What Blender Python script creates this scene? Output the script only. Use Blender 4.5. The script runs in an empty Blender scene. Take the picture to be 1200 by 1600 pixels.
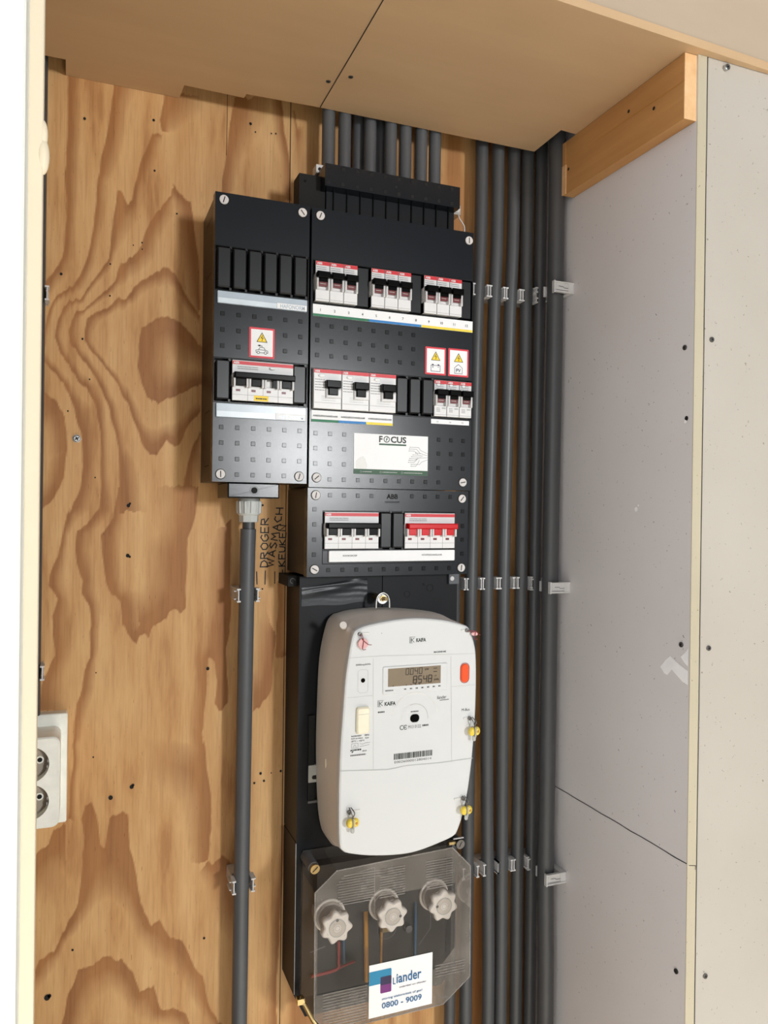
import bpy, math, random
import numpy as np
from mathutils import Matrix, Vector
random.seed(4)
S = bpy.context.scene
COL = S.collection
ZC = 1.40            # lens height above the floor; wall plane is y = 1.0, camera at y = 0
PI = math.pi

# ---------------------------------------------------------------- camera, world, light, exposure
yaw, pitch, roll, FPX = 0.373996, -0.00305161, 0.0125382, 1206.22
ca, sa, cb, sb, cr, sr = math.cos(yaw), math.sin(yaw), math.cos(pitch), math.sin(pitch), math.cos(roll), math.sin(roll)
right0 = Vector((ca, -sa, 0)); fw0 = Vector((sa, ca, 0)); up0 = Vector((0, 0, 1))
fw = fw0*cb + up0*sb; up1 = -fw0*sb + up0*cb
rt = right0*cr + up1*sr; up = -right0*sr + up1*cr
cam_d = bpy.data.cameras.new('camera'); cam = bpy.data.objects.new('camera', cam_d); COL.objects.link(cam)
cam_d.sensor_fit = 'VERTICAL'; cam_d.sensor_height = 24.0; cam_d.sensor_width = 18.0
cam_d.lens = FPX/1600*24.0; cam_d.clip_start = 0.02; cam_d.clip_end = 50
m = Matrix((( rt.x, up.x, -fw.x, 0), (rt.y, up.y, -fw.y, 0), (rt.z, up.z, -fw.z, ZC), (0, 0, 0, 1)))
cam.matrix_world = m
S.camera = cam

world = bpy.data.worlds.new('world'); S.world = world; world.use_nodes = True
wn = world.node_tree.nodes['Background']
# the room around the cupboard: pale walls and daylight mostly to the left and low, dimmer overhead and to the right
wt = world.node_tree; tc_ = wt.nodes.new('ShaderNodeTexCoord'); sp_ = wt.nodes.new('ShaderNodeSeparateXYZ'); wt.links.new(tc_.outputs['Generated'], sp_.inputs[0])
def wmap(sock, a, b_, lo, hi):
    n = wt.nodes.new('ShaderNodeMapRange'); n.interpolation_type = 'SMOOTHSTEP'; wt.links.new(sock, n.inputs[0])
    for i, v in enumerate((a, b_, lo, hi)): n.inputs[i+1].default_value = v
    return n.outputs[0]
lx_ = wmap(sp_.outputs[0], -.85, .30, 1.85, .26); lz_ = wmap(sp_.outputs[2], -.05, .45, 1.0, .45)
mu_ = wt.nodes.new('ShaderNodeMath'); mu_.operation = 'MULTIPLY'; wt.links.new(lx_, mu_.inputs[0]); wt.links.new(lz_, mu_.inputs[1]); wt.links.new(mu_.outputs[0], wn.inputs[1])
wn.inputs[0].default_value = (0.99, 0.99, 1.0, 1)

def area_light(name, loc, target, sx, sy, power, col):
    d = bpy.data.lights.new(name, 'AREA'); d.shape = 'RECTANGLE'; d.size = sx; d.size_y = sy
    d.energy = power; d.color = col
    o = bpy.data.objects.new(name, d); COL.objects.link(o); o.location = loc
    o.rotation_euler = (Vector(target)-Vector(loc)).to_track_quat('-Z', 'Y').to_euler()
    return o
area_light('window_daylight', (1.14, -2.3, ZC+0.30), (0.2, 1.0, ZC), 0.28, 0.36, 44, (0.975, 0.99, 1.0))

fill_ = area_light('added_floor_bounce_fill', (0.35, -0.75, ZC+1.25), (0.35, -0.75, 0), 0.6, 0.6, 42, (1.0, 0.98, 0.95)); fill_.data.spread = math.radians(75)  # added fill lamp aimed at the floor so its bounce lifts the ceiling boards

S.view_settings.view_transform = 'Standard'; S.view_settings.look = 'None'
S.view_settings.gamma = 1.0; S.view_settings.use_curve_mapping = False
S.view_settings.exposure = 0.22

# ---------------------------------------------------------------- materials
def srgb(r, g, b):
    f = lambda c: (c/255/12.92) if c/255 <= .04045 else ((c/255+.055)/1.055)**2.4
    return (f(r), f(g), f(b), 1)
def new_mat(name):
    mt = bpy.data.materials.new(name); mt.use_nodes = True
    nt = mt.node_tree; return mt, nt, nt.nodes['Principled BSDF']
def nd(nt, typ, **kw):
    n = nt.nodes.new(typ)
    for k, v in kw.items(): setattr(n, k, v)
    return n
def coords(nt, scale=(1, 1, 1)):
    tc = nd(nt, 'ShaderNodeNewGeometry'); mp = nd(nt, 'ShaderNodeMapping')
    mp.inputs['Scale'].default_value = scale; nt.links.new(tc.outputs['Position'], mp.inputs[0]); return mp.outputs[0]
def noise(nt, vec, scale, detail=3, rough=.5):
    n = nd(nt, 'ShaderNodeTexNoise'); n.inputs['Scale'].default_value = scale
    n.inputs['Detail'].default_value = detail; n.inputs['Roughness'].default_value = rough
    nt.links.new(vec, n.inputs['Vector']); return n.outputs['Fac']
def ramp(nt, fac, stops):
    r = nd(nt, 'ShaderNodeValToRGB'); e = r.color_ramp.elements
    while len(e) < len(stops): e.new(.5)
    for i, (p, c) in enumerate(stops):
        e[i].position = p; e[i].color = c
    nt.links.new(fac, r.inputs[0]); return r.outputs[0]
def mix(nt, fac, a, b, mode='MIX'):
    n = nd(nt, 'ShaderNodeMix', data_type='RGBA', blend_type=mode)
    for i, v in ((0, fac), (6, a), (7, b)):
        if hasattr(v, 'is_output'): nt.links.new(v, n.inputs[i])
        else: n.inputs[i].default_value = v
    return n.outputs[2]
def bump(nt, p, fac, strength, dist=.001):
    b = nd(nt, 'ShaderNodeBump'); b.inputs['Strength'].default_value = strength; b.inputs['Distance'].default_value = dist
    nt.links.new(fac, b.inputs['Height']); nt.links.new(b.outputs[0], p.inputs['Normal'])
def plain(name, col, rough=.5, metal=0, var=.06, vs=60, bs=0, bsc=900, spec=.5, coat=0):
    mt, nt, p = new_mat(name)
    v = noise(nt, coords(nt), vs, 3)
    lo = tuple(c*(1-var) for c in col[:3])+(1,); hi = tuple(min(1, c*(1+var)) for c in col[:3])+(1,)
    nt.links.new(ramp(nt, v, [(.3, lo), (.7, hi)]), p.inputs['Base Color'])
    p.inputs['Roughness'].default_value = rough; p.inputs['Metallic'].default_value = metal
    p.inputs['Specular IOR Level'].default_value = spec
    if coat: p.inputs['Coat Weight'].default_value = coat
    if bs: bump(nt, p, noise(nt, coords(nt), bsc, 2), bs, .0004)
    return mt

# plywood back wall: 'latewood' is the figure of the veneer stored on the mesh
mt, nt, p = new_mat('plywood'); M_PLY = mt
at = nd(nt, 'ShaderNodeAttribute'); at.attribute_name = 'latewood'
st = noise(nt, coords(nt, (1, 1, .035)), 420, 4, .6)
st2 = noise(nt, coords(nt, (1, 1, .05)), 60, 3, .5)
cl = noise(nt, coords(nt, (1, 1, .16)), 34, 4, .6)
light = ramp(nt, cl, [(.34, srgb(178, 128, 78)), (.44, srgb(200, 153, 99)), (.68, srgb(216, 174, 120))])
dark = ramp(nt, st2, [(.3, srgb(140, 88, 45)), (.7, srgb(168, 113, 62))])
base = mix(nt, at.outputs['Fac'], light, dark)
base = mix(nt, .5, base, ramp(nt, st, [(.25, (.62, .56, .50, 1)), (.5, (1, 1, 1, 1)), (.8, (1.0, 1.0, 1.0, 1))]), 'MULTIPLY')
fl = noise(nt, coords(nt, (1, 1, .08)), 900, 2, .5)
base = mix(nt, 1, base, ramp(nt, fl, [(.24, (.45, .36, .28, 1)), (.31, (1, 1, 1, 1))]), 'MULTIPLY')
nt.links.new(base, p.inputs['Base Color']); p.inputs['Roughness'].default_value = .55
p.inputs['Specular IOR Level'].default_value = .35
bump(nt, p, st, .25, .0006)

def wood(name, c0, c1, sc=(1, 1, 1), freq=30, rough=.6):
    mt, nt, p = new_mat(name)
    v = noise(nt, coords(nt, sc), freq, 4, .6); b = noise(nt, coords(nt), 5, 2)
    c = mix(nt, .35, ramp(nt, v, [(.3, c0), (.7, c1)]), ramp(nt, b, [(.35, c0), (.65, c1)]))
    nt.links.new(c, p.inputs['Base Color']); p.inputs['Roughness'].default_value = rough
    bump(nt, p, v, .15, .0005); return mt
M_CEIL = wood('ceiling_board', srgb(190, 158, 121), srgb(203, 171, 132), (.15, 1, 1), 18)
M_HEAD = wood('header_board', srgb(178, 160, 138), srgb(188, 170, 147), (.3, 1, 1), 12)
M_BEAM = wood('pine_batten', srgb(176, 126, 72), srgb(198, 149, 92), (1, .06, 1), 60)
M_BEAME = wood('pine_end_grain', srgb(214, 168, 116), srgb(232, 192, 144), (1, 1, 1), 90)
M_FLOOR = wood('floor_wood', srgb(200, 192, 178), srgb(214, 206, 192), (.1, 1, 1), 20)

def gyp(name, c0, c1):
    mt, nt, p = new_mat(name)
    a = noise(nt, coords(nt), 3.2, 4, .55); s = noise(nt, coords(nt), 260, 2, .5); f = noise(nt, coords(nt), 1500, 2)
    c = ramp(nt, a, [(.3, c0), (.7, c1)])
    c = mix(nt, 1, c, ramp(nt, s, [(.24, (.55, .52, .5, 1)), (.29, (1, 1, 1, 1))]), 'MULTIPLY')
    nt.links.new(c, p.inputs['Base Color']); p.inputs['Roughness'].default_value = .85
    bump(nt, p, f, .2, .0004); return mt
M_GYP = gyp('gypsum_grey', srgb(213, 209, 209), srgb(222, 219, 219))
M_GYPF = gyp('gypsum_front', srgb(178, 171, 160), srgb(187, 181, 171))
M_GYPE = gyp('gypsum_cut_edge', srgb(182, 172, 148), srgb(192, 183, 160))
M_FILL = plain('filler_white', srgb(250, 250, 252), .8, bs=.5, bsc=400)
M_BLK = plain('black_board', (.006, .007, .009, 1), .42, bs=.25, bsc=1400, spec=.18)
mt, nt, p = new_mat('black_plastic'); M_BOX = mt     # textured, slightly shiny enclosure plastic
p.inputs['Base Color'].default_value = (.0045, .0068, .0100, 1)  # blue tint of reflected daylight is put into the base colour
gr = noise(nt, coords(nt), 1500, 2)
p.inputs['Roughness'].default_value = .24; p.inputs['Specular IOR Level'].default_value = .42
bump(nt, p, gr, .13, .0003)
M_BLANK = plain('black_blank', (.006, .0068, .008, 1), .32, bs=.1, bsc=1200, spec=.36)
M_SLOT = plain('deep_black', (.003, .003, .003, 1), .8)
M_EMB = plain('emboss', (.002, .0022, .0026, 1), .24, spec=.30)
M_WHITE = plain('device_white', srgb(222, 222, 222), .38, var=.02)
M_DEVL = plain('device_line', srgb(120, 120, 122), .6)
M_RED = plain('device_red', srgb(206, 26, 40), .4, var=.04)
M_TOG = plain('toggle_black', (.002, .002, .002, 1), .22, spec=.10)
M_TOGR = plain('toggle_red', srgb(200, 8, 20), .25)
M_WIN = plain('window_maroon', srgb(104, 22, 28), .35)
M_LBL = plain('label_white', srgb(238, 239, 240), .5, var=.01)
M_LBLB = plain('label_holder', srgb(176, 190, 202), .25)
M_LBLC = plain('label_holder_light', srgb(214, 226, 235), .25)
M_GRN = plain('stripe_green', srgb(22, 112, 74), .5); M_BLU = plain('stripe_blue', srgb(32, 122, 190), .5)
M_YEL = plain('stripe_yellow', srgb(236, 212, 64), .5); M_SGR = plain('sticker_green', srgb(46, 84, 58), .5)
M_SRED = plain('sticker_red', srgb(214, 40, 58), .45); M_TRI = plain('warning_yellow', srgb(246, 210, 20), .45)
M_INK = plain('ink', (.012, .012, .014, 1), .6); M_INKG = plain('ink_grey', srgb(96, 96, 98), .6)
M_INKD = plain('ink_darkgrey', srgb(52, 58, 56), .6)
M_INKL = plain('ink_light', srgb(176, 180, 178), .6)
M_NAVY = plain('ink_blue', srgb(10, 92, 142), .5); M_TEAL = plain('teal', srgb(8, 128, 170), .45)
M_PUR = plain('purple', srgb(112, 24, 116), .45); M_DPUR = plain('deep_navy', srgb(30, 16, 70), .45)
M_SCRW = plain('screw_white', srgb(206, 202, 200), .45)
M_STEEL = plain('steel', (.55, .55, .53, 1), .32, metal=1); M_DSTEEL = plain('dull_steel', (.22, .21, .2, 1), .45, metal=1)
M_BRASS = plain('brass', (.55, .42, .2, 1), .35, metal=1)
M_PIPE = plain('conduit_grey', (.060, .063, .067, 1), .42, var=.05, vs=20)
M_PIPEL = plain('conduit_grey_lighter', (.086, .092, .100, 1), .40, var=.05, vs=20)
M_CLIP = plain('clip_grey', srgb(205, 205, 205), .5); M_GLAND = plain('gland_grey', srgb(196, 200, 198), .4)
M_MET = plain('meter_white', srgb(214, 216, 216), .35, var=.008, vs=6)
M_METS = plain('meter_side', srgb(232, 226, 218), .45, var=.02, vs=8)
M_METL = plain('meter_line', srgb(188, 187, 182), .5); M_METG = plain('meter_recess', srgb(216, 216, 213), .4)
M_CREAM = plain('cream_plastic', srgb(240, 232, 208), .4)
M_ORNG = plain('orange_button', srgb(238, 84, 34), .35)
M_LCD = plain('lcd', srgb(138, 124, 104), .25, var=.03); M_LCDK = plain('lcd_dark', srgb(54, 46, 38), .3)
M_CERR = plain('fuse_dish', srgb(208, 202, 194), .3); M_LCDF = plain('lcd_frame', srgb(44, 36, 30), .4)
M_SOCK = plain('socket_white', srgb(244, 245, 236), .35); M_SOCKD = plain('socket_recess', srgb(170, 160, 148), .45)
M_JAMB = plain('cream_paint', srgb(240, 228, 202), .5, var=.015, vs=4); M_DOOR = plain('white_paint', srgb(248, 252, 248), .45, var=.01)
M_GW = plain('plaster_grey', srgb(150, 150, 150), .8)
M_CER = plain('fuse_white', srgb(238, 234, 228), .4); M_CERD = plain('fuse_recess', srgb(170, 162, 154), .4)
M_WOR = plain('wire_orange', srgb(196, 140, 52), .5); M_WBL = plain('wire_blue', srgb(56, 96, 128), .5)
M_WRD = plain('wire_red', srgb(150, 42, 36), .5); M_INT = plain('dark_interior', (.028, .027, .025, 1), .7)
M_TAPE = plain('tape_black', (.016, .019, .022, 1), .36, bs=.3, bsc=200, spec=.4)
M_PINK = plain('seal_pink', srgb(228, 178, 176), .3); M_THR = plain('seal_thread', srgb(130, 38, 48), .5)
M_SEAL = plain('seal_yellow', srgb(232, 204, 72), .3); M_CLEARG = plain('seal_grey', srgb(176, 178, 174), .25)
def clear(name, tint, dif, fdif, rough=.06):
    mt = bpy.data.materials.new(name); mt.use_nodes = True; nt = mt.node_tree; nt.nodes.clear()
    o = nd(nt, 'ShaderNodeOutputMaterial'); t = nd(nt, 'ShaderNodeBsdfTransparent'); t.inputs[0].default_value = tint
    d = nd(nt, 'ShaderNodeBsdfDiffuse'); d.inputs[0].default_value = dif
    g = nd(nt, 'ShaderNodeBsdfGlossy'); g.inputs['Roughness'].default_value = rough
    sm = noise(nt, coords(nt), 22, 4); r = ramp(nt, sm, [(.35, (fdif*.7,)*3+(1,)), (.75, (fdif*1.7,)*3+(1,))])
    dn = noise(nt, coords(nt), 700, 1); r = mix(nt, 1, r, ramp(nt, dn, [(.74, (0, 0, 0, 1)), (.76, (.35, .35, .35, 1))]), 'ADD')
    m1 = nd(nt, 'ShaderNodeMixShader'); nt.links.new(r, m1.inputs[0]); nt.links.new(t.outputs[0], m1.inputs[1]); nt.links.new(d.outputs[0], m1.inputs[2])
    fr = nd(nt, 'ShaderNodeFresnel'); fr.inputs[0].default_value = 1.35
    fm = nd(nt, 'ShaderNodeMath', operation='MULTIPLY'); nt.links.new(fr.outputs[0], fm.inputs[0]); fm.inputs[1].default_value = .4
    m2 = nd(nt, 'ShaderNodeMixShader'); nt.links.new(fm.outputs[0], m2.inputs[0]); nt.links.new(m1.outputs[0], m2.inputs[1]); nt.links.new(g.outputs[0], m2.inputs[2])
    nt.links.new(m2.outputs[0], o.inputs[0]); return mt
M_CLR = clear('smoky_clear', (.88, .86, .84, 1), (.46, .42, .38, 1), .055)
M_CLRM = clear('milky_lid_border', (.80, .78, .75, 1), (.36, .325, .285, 1), .30)
M_RIB = clear('clear_rib', (.85, .84, .82, 1), (.60, .57, .54, 1), .30)

# ---------------------------------------------------------------- mesh helpers
W = {}     # world origin of every object made here
_txt = {}
def text_mesh(s, bold=0.0, shear=0.0):
    k = (s, bold, shear)
    if k not in _txt:
        c = bpy.data.curves.new('t', 'FONT'); c.body = s; c.size = 1; c.offset = bold; c.shear = shear; c.resolution_u = 3
        o = bpy.data.objects.new('t', c); me = bpy.data.meshes.new_from_object(o)
        v = [(a.co.x, a.co.y) for a in me.vertices]; f = [tuple(q.vertices) for q in me.polygons]
        bpy.data.objects.remove(o); bpy.data.meshes.remove(me)
        xs = [a[0] for a in v]; ys = [a[1] for a in v]; x0, x1, y0, y1 = min(xs), max(xs), min(ys), max(ys)
        _txt[k] = ([(a-x0, b-y0) for a, b in v], f, x1-x0, y1-y0)
    return _txt[k]

class MB:
    def __init__(s, M=None): s.v = []; s.f = []; s.m = []; s.mats = []; s.sm = []; s.M = M or Matrix()
    def mi(s, mat):
        if mat not in s.mats: s.mats.append(mat)
        return s.mats.index(mat)
    def add(s, vs, fs, mat, smooth=False):
        b = len(s.v); s.v += [tuple(s.M @ Vector(q)) for q in vs]; i = s.mi(mat)
        for f in fs: s.f.append(tuple(b+k for k in f)); s.m.append(i); s.sm.append(smooth)
    def box(s, x0, x1, y0, y1, z0, z1, mat):
        v = [(x, y, z) for x in (x0, x1) for y in (y0, y1) for z in (z0, z1)]
        s.add(v, [(0, 1, 3, 2), (4, 6, 7, 5), (0, 4, 5, 1), (2, 3, 7, 6), (0, 2, 6, 4), (1, 5, 7, 3)], mat)
    def bbox(s, x0, x1, y0, y1, z0, z1, mat, c=.0006):   # box with its front edges broken
        s.slab([(x0, z0), (x1, z0), (x1, z1), (x0, z1)], y0, y1, mat, c)
    def slab(s, o, yf, yb, mat, ch=0, smooth=False, mat2=None):      # XZ outline (counter-clockwise from the front) from yb to yf
        n = len(o); rings = [[(x, yb, z) for x, z in o]]
        if ch:
            rings.append([(x, yf+ch, z) for x, z in o]); rings.append([(x, yf, z) for x, z in inset(o, ch)])
        else: rings.append([(x, yf, z) for x, z in o])
        v = sum(rings, []); f = []
        for k in range(len(rings)-1):
            for i in range(n): j = (i+1) % n; f.append((k*n+i, k*n+j, (k+1)*n+j, (k+1)*n+i))
        s.add(v, f, mat2 or mat, smooth); L = (len(rings)-1)*n
        b = len(s.v)-len(v); i_ = s.mi(mat)
        s.f.append(tuple(b+L+i for i in range(n))); s.m.append(i_); s.sm.append(False)
        s.f.append(tuple(b+n-1-i for i in range(n))); s.m.append(i_); s.sm.append(False)
    def cyl(s, p0, p1, r, mat, n=24, r1=None, smooth=True, caps=True):
        p0 = Vector(p0); p1 = Vector(p1); d = (p1-p0).normalized(); r1 = r if r1 is None else r1
        a = d.orthogonal().normalized(); b = d.cross(a); v = []
        for p, q in ((p0, r), (p1, r1)):
            v += [tuple(p+(a*math.cos(2*PI*i/n)+b*math.sin(2*PI*i/n))*q) for i in range(n)]
        s.add(v, [(i, (i+1) % n, n+(i+1) % n, n+i) for i in range(n)], mat, smooth)
        if caps:
            s.add(v[:n], [tuple(range(n-1, -1, -1))], mat); s.add(v[n:], [tuple(range(n))], mat)
    def tube(s, pts, r, mat, n=20, caps=True):
        pts = [Vector(p) for p in pts]; v = []; d0 = (pts[1]-pts[0]).normalized(); a = d0.orthogonal().normalized()
        for i, p in enumerate(pts):
            d = (pts[min(i+1, len(pts)-1)]-pts[max(i-1, 0)]).normalized()
            a = (a-d*a.dot(d)).normalized(); b = d.cross(a)
            v += [tuple(p+(a*math.cos(2*PI*k/n)+b*math.sin(2*PI*k/n))*r) for k in range(n)]
        f = [(i*n+k, i*n+(k+1) % n, (i+1)*n+(k+1) % n, (i+1)*n+k) for i in range(len(pts)-1) for k in range(n)]
        s.add(v, f, mat, True)
        if caps: s.add(v[:n], [tuple(range(n-1, -1, -1))], mat); s.add(v[-n:], [tuple(range(n))], mat)
    def ball(s, c, rx, ry, rz, mat, n=16, k=10):
        v = []; f = []
        for i in range(k+1):
            t = PI*i/k
            for j in range(n): a = 2*PI*j/n; v.append((c[0]+rx*math.sin(t)*math.cos(a), c[1]+ry*math.sin(t)*math.sin(a), c[2]+rz*math.cos(t)))
        for i in range(k):
            for j in range(n): f.append((i*n+j, (i+1)*n+j, (i+1)*n+(j+1) % n, i*n+(j+1) % n))
        s.add(v, f, mat, True)
    def flat(s, pts, y, mat):   # flat print in the XZ plane
        s.add([(x, y, z) for x, z in pts], [tuple(range(len(pts)))], mat)
    def rect(s, x0, x1, z0, z1, y, mat): s.flat([(x0, z0), (x1, z0), (x1, z1), (x0, z1)], y, mat)
    def line(s, pts, w, y, mat, closed=False):
        P_ = [Vector(p) for p in pts]; Q = [P_[0]] if P_ else []
        for p in P_[1:]:
            if (p-Q[-1]).length > 1e-7: Q.append(p)
        if closed and len(Q) > 2 and (Q[0]-Q[-1]).length < 1e-7: Q.pop()
        n = len(Q)
        if n < 2: return
        v = []
        for i, p in enumerate(Q):
            d0 = (p-Q[i-1]).normalized() if (i or closed) else None; d1 = (Q[(i+1) % n]-p).normalized() if (i < n-1 or closed) else None
            if d0 is None: d0 = d1
            if d1 is None: d1 = d0
            n0 = Vector((-d0.y, d0.x)); n1 = Vector((-d1.y, d1.x)); b = n0+n1
            b = n1 if b.length < .2 else b/max(.35, b.dot(n1))
            v += [(p.x-b.x*w/2, y, p.y-b.y*w/2), (p.x+b.x*w/2, y, p.y+b.y*w/2)]
        s.add(v, [(2*i, 2*((i+1) % n), 2*((i+1) % n)+1, 2*i+1) for i in range(n if closed else n-1)], mat)
    def circ(s, cx, cz, r, y, mat, w=None, n=28, a0=0, a1=2*PI, rz=None):
        rz = rz or r; P = [(cx+r*math.cos(a0+(a1-a0)*i/n), cz+rz*math.sin(a0+(a1-a0)*i/n)) for i in range(n+1)]
        if w: s.line(P, w, y, mat)
        else: s.flat(P[:-1], y, mat)
    def text(s, t, x, z, h, y, mat, w=None, align='l', bold=0.0, shear=0.0, rot=0):
        v, f, tw, th = text_mesh(t, bold, shear); k = h/th; kx = (w/tw) if w else k
        ox = {'l': 0, 'c': -tw*kx/2, 'r': -tw*kx}[align]; c, q = math.cos(rot), math.sin(rot)
        s.add([(x+(a*kx+ox)*c-(b*k)*q, y, z+(a*kx+ox)*q+(b*k)*c) for a, b in v], f, mat)
    def dash(s, x, z, w, h, y, mat, seed=0):   # illegible micro print: a broken thin line
        rr_ = random.Random(seed); p_ = x
        while p_ < x+w:
            l = rr_.uniform(.0006, .0022); s.rect(p_, min(p_+l, x+w), z, z+h, y, mat); p_ += l+.0004
    def build(s, name, parent=None, origin=None):
        xs = np.array(s.v); lo = xs.min(0); hi = xs.max(0)
        org = Vector(origin) if origin else Vector(((lo[0]+hi[0])/2, (lo[1]+hi[1])/2, (lo[2]+hi[2])/2))
        me = bpy.data.meshes.new(name); me.from_pydata([tuple(Vector(q)-org) for q in s.v], [], s.f)
        for mt in s.mats: me.materials.append(mt)
        me.polygons.foreach_set('material_index', s.m); me.polygons.foreach_set('use_smooth', s.sm); me.update()
        o = bpy.data.objects.new(name, me); COL.objects.link(o); W[o] = org
        if parent: o.parent = parent; o.location = org-W[parent]
        else: o.location = org
        return o
def inset(o, d):
    n = len(o); r = []
    for i in range(n):
        (ax, az), (bx, bz), (cx, cz) = o[i-1], o[i], o[(i+1) % n]
        e1 = Vector((bx-ax, bz-az)); e2 = Vector((cx-bx, cz-bz))
        if e1.length < 1e-9: e1 = e2
        if e2.length < 1e-9: e2 = e1
        e1.normalize(); e2.normalize(); n1 = Vector((-e1.y, e1.x)); n2 = Vector((-e2.y, e2.x)); b = n1+n2
        b = b/max(.3, b.dot(n1)); r.append((bx+b.x*d, bz+b.y*d))
    return r
def rr(x0, x1, z0, z1, r, n=5):
    P = []
    for cx, cz, a in ((x1-r, z0+r, -PI/2), (x1-r, z1-r, 0), (x0+r, z1-r, PI/2), (x0+r, z0+r, PI)):
        P += [(cx+r*math.cos(a+PI/2*i/n), cz+r*math.sin(a+PI/2*i/n)) for i in range(n+1)]
    return P
def tag(o, label=None, cat=None, group=None, kind=None):
    for k, v in (('label', label), ('category', cat), ('group', group), ('kind', kind)):
        if v: o[k] = v
    return o
def thing(name, loc, label, cat, group=None):
    o = bpy.data.objects.new(name, None); COL.objects.link(o); o.empty_display_size = .02
    o.location = loc; W[o] = Vector(loc); return tag(o, label, cat, group)
def copy_tree(o, parent=None, d=(0, 0, 0)):
    c = o.copy(); COL.objects.link(c); dd = Vector(d)
    W[c] = W[o]+dd
    if parent: c.parent = parent; c.location = W[c]-W[parent]
    else: c.parent = None; c.location = o.location+dd
    for ch in list(o.children): copy_tree(ch, c, d)
    return c
def struct(mb, name): o = mb.build(name); o['kind'] = 'structure'; return o
def P(x, y, z): return (x, y, z+ZC)
UP = Matrix.Translation((0, 0, ZC))     # every MB below works with z measured from lens height
def mb(M=None): return MB(UP @ M if M else UP)
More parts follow.
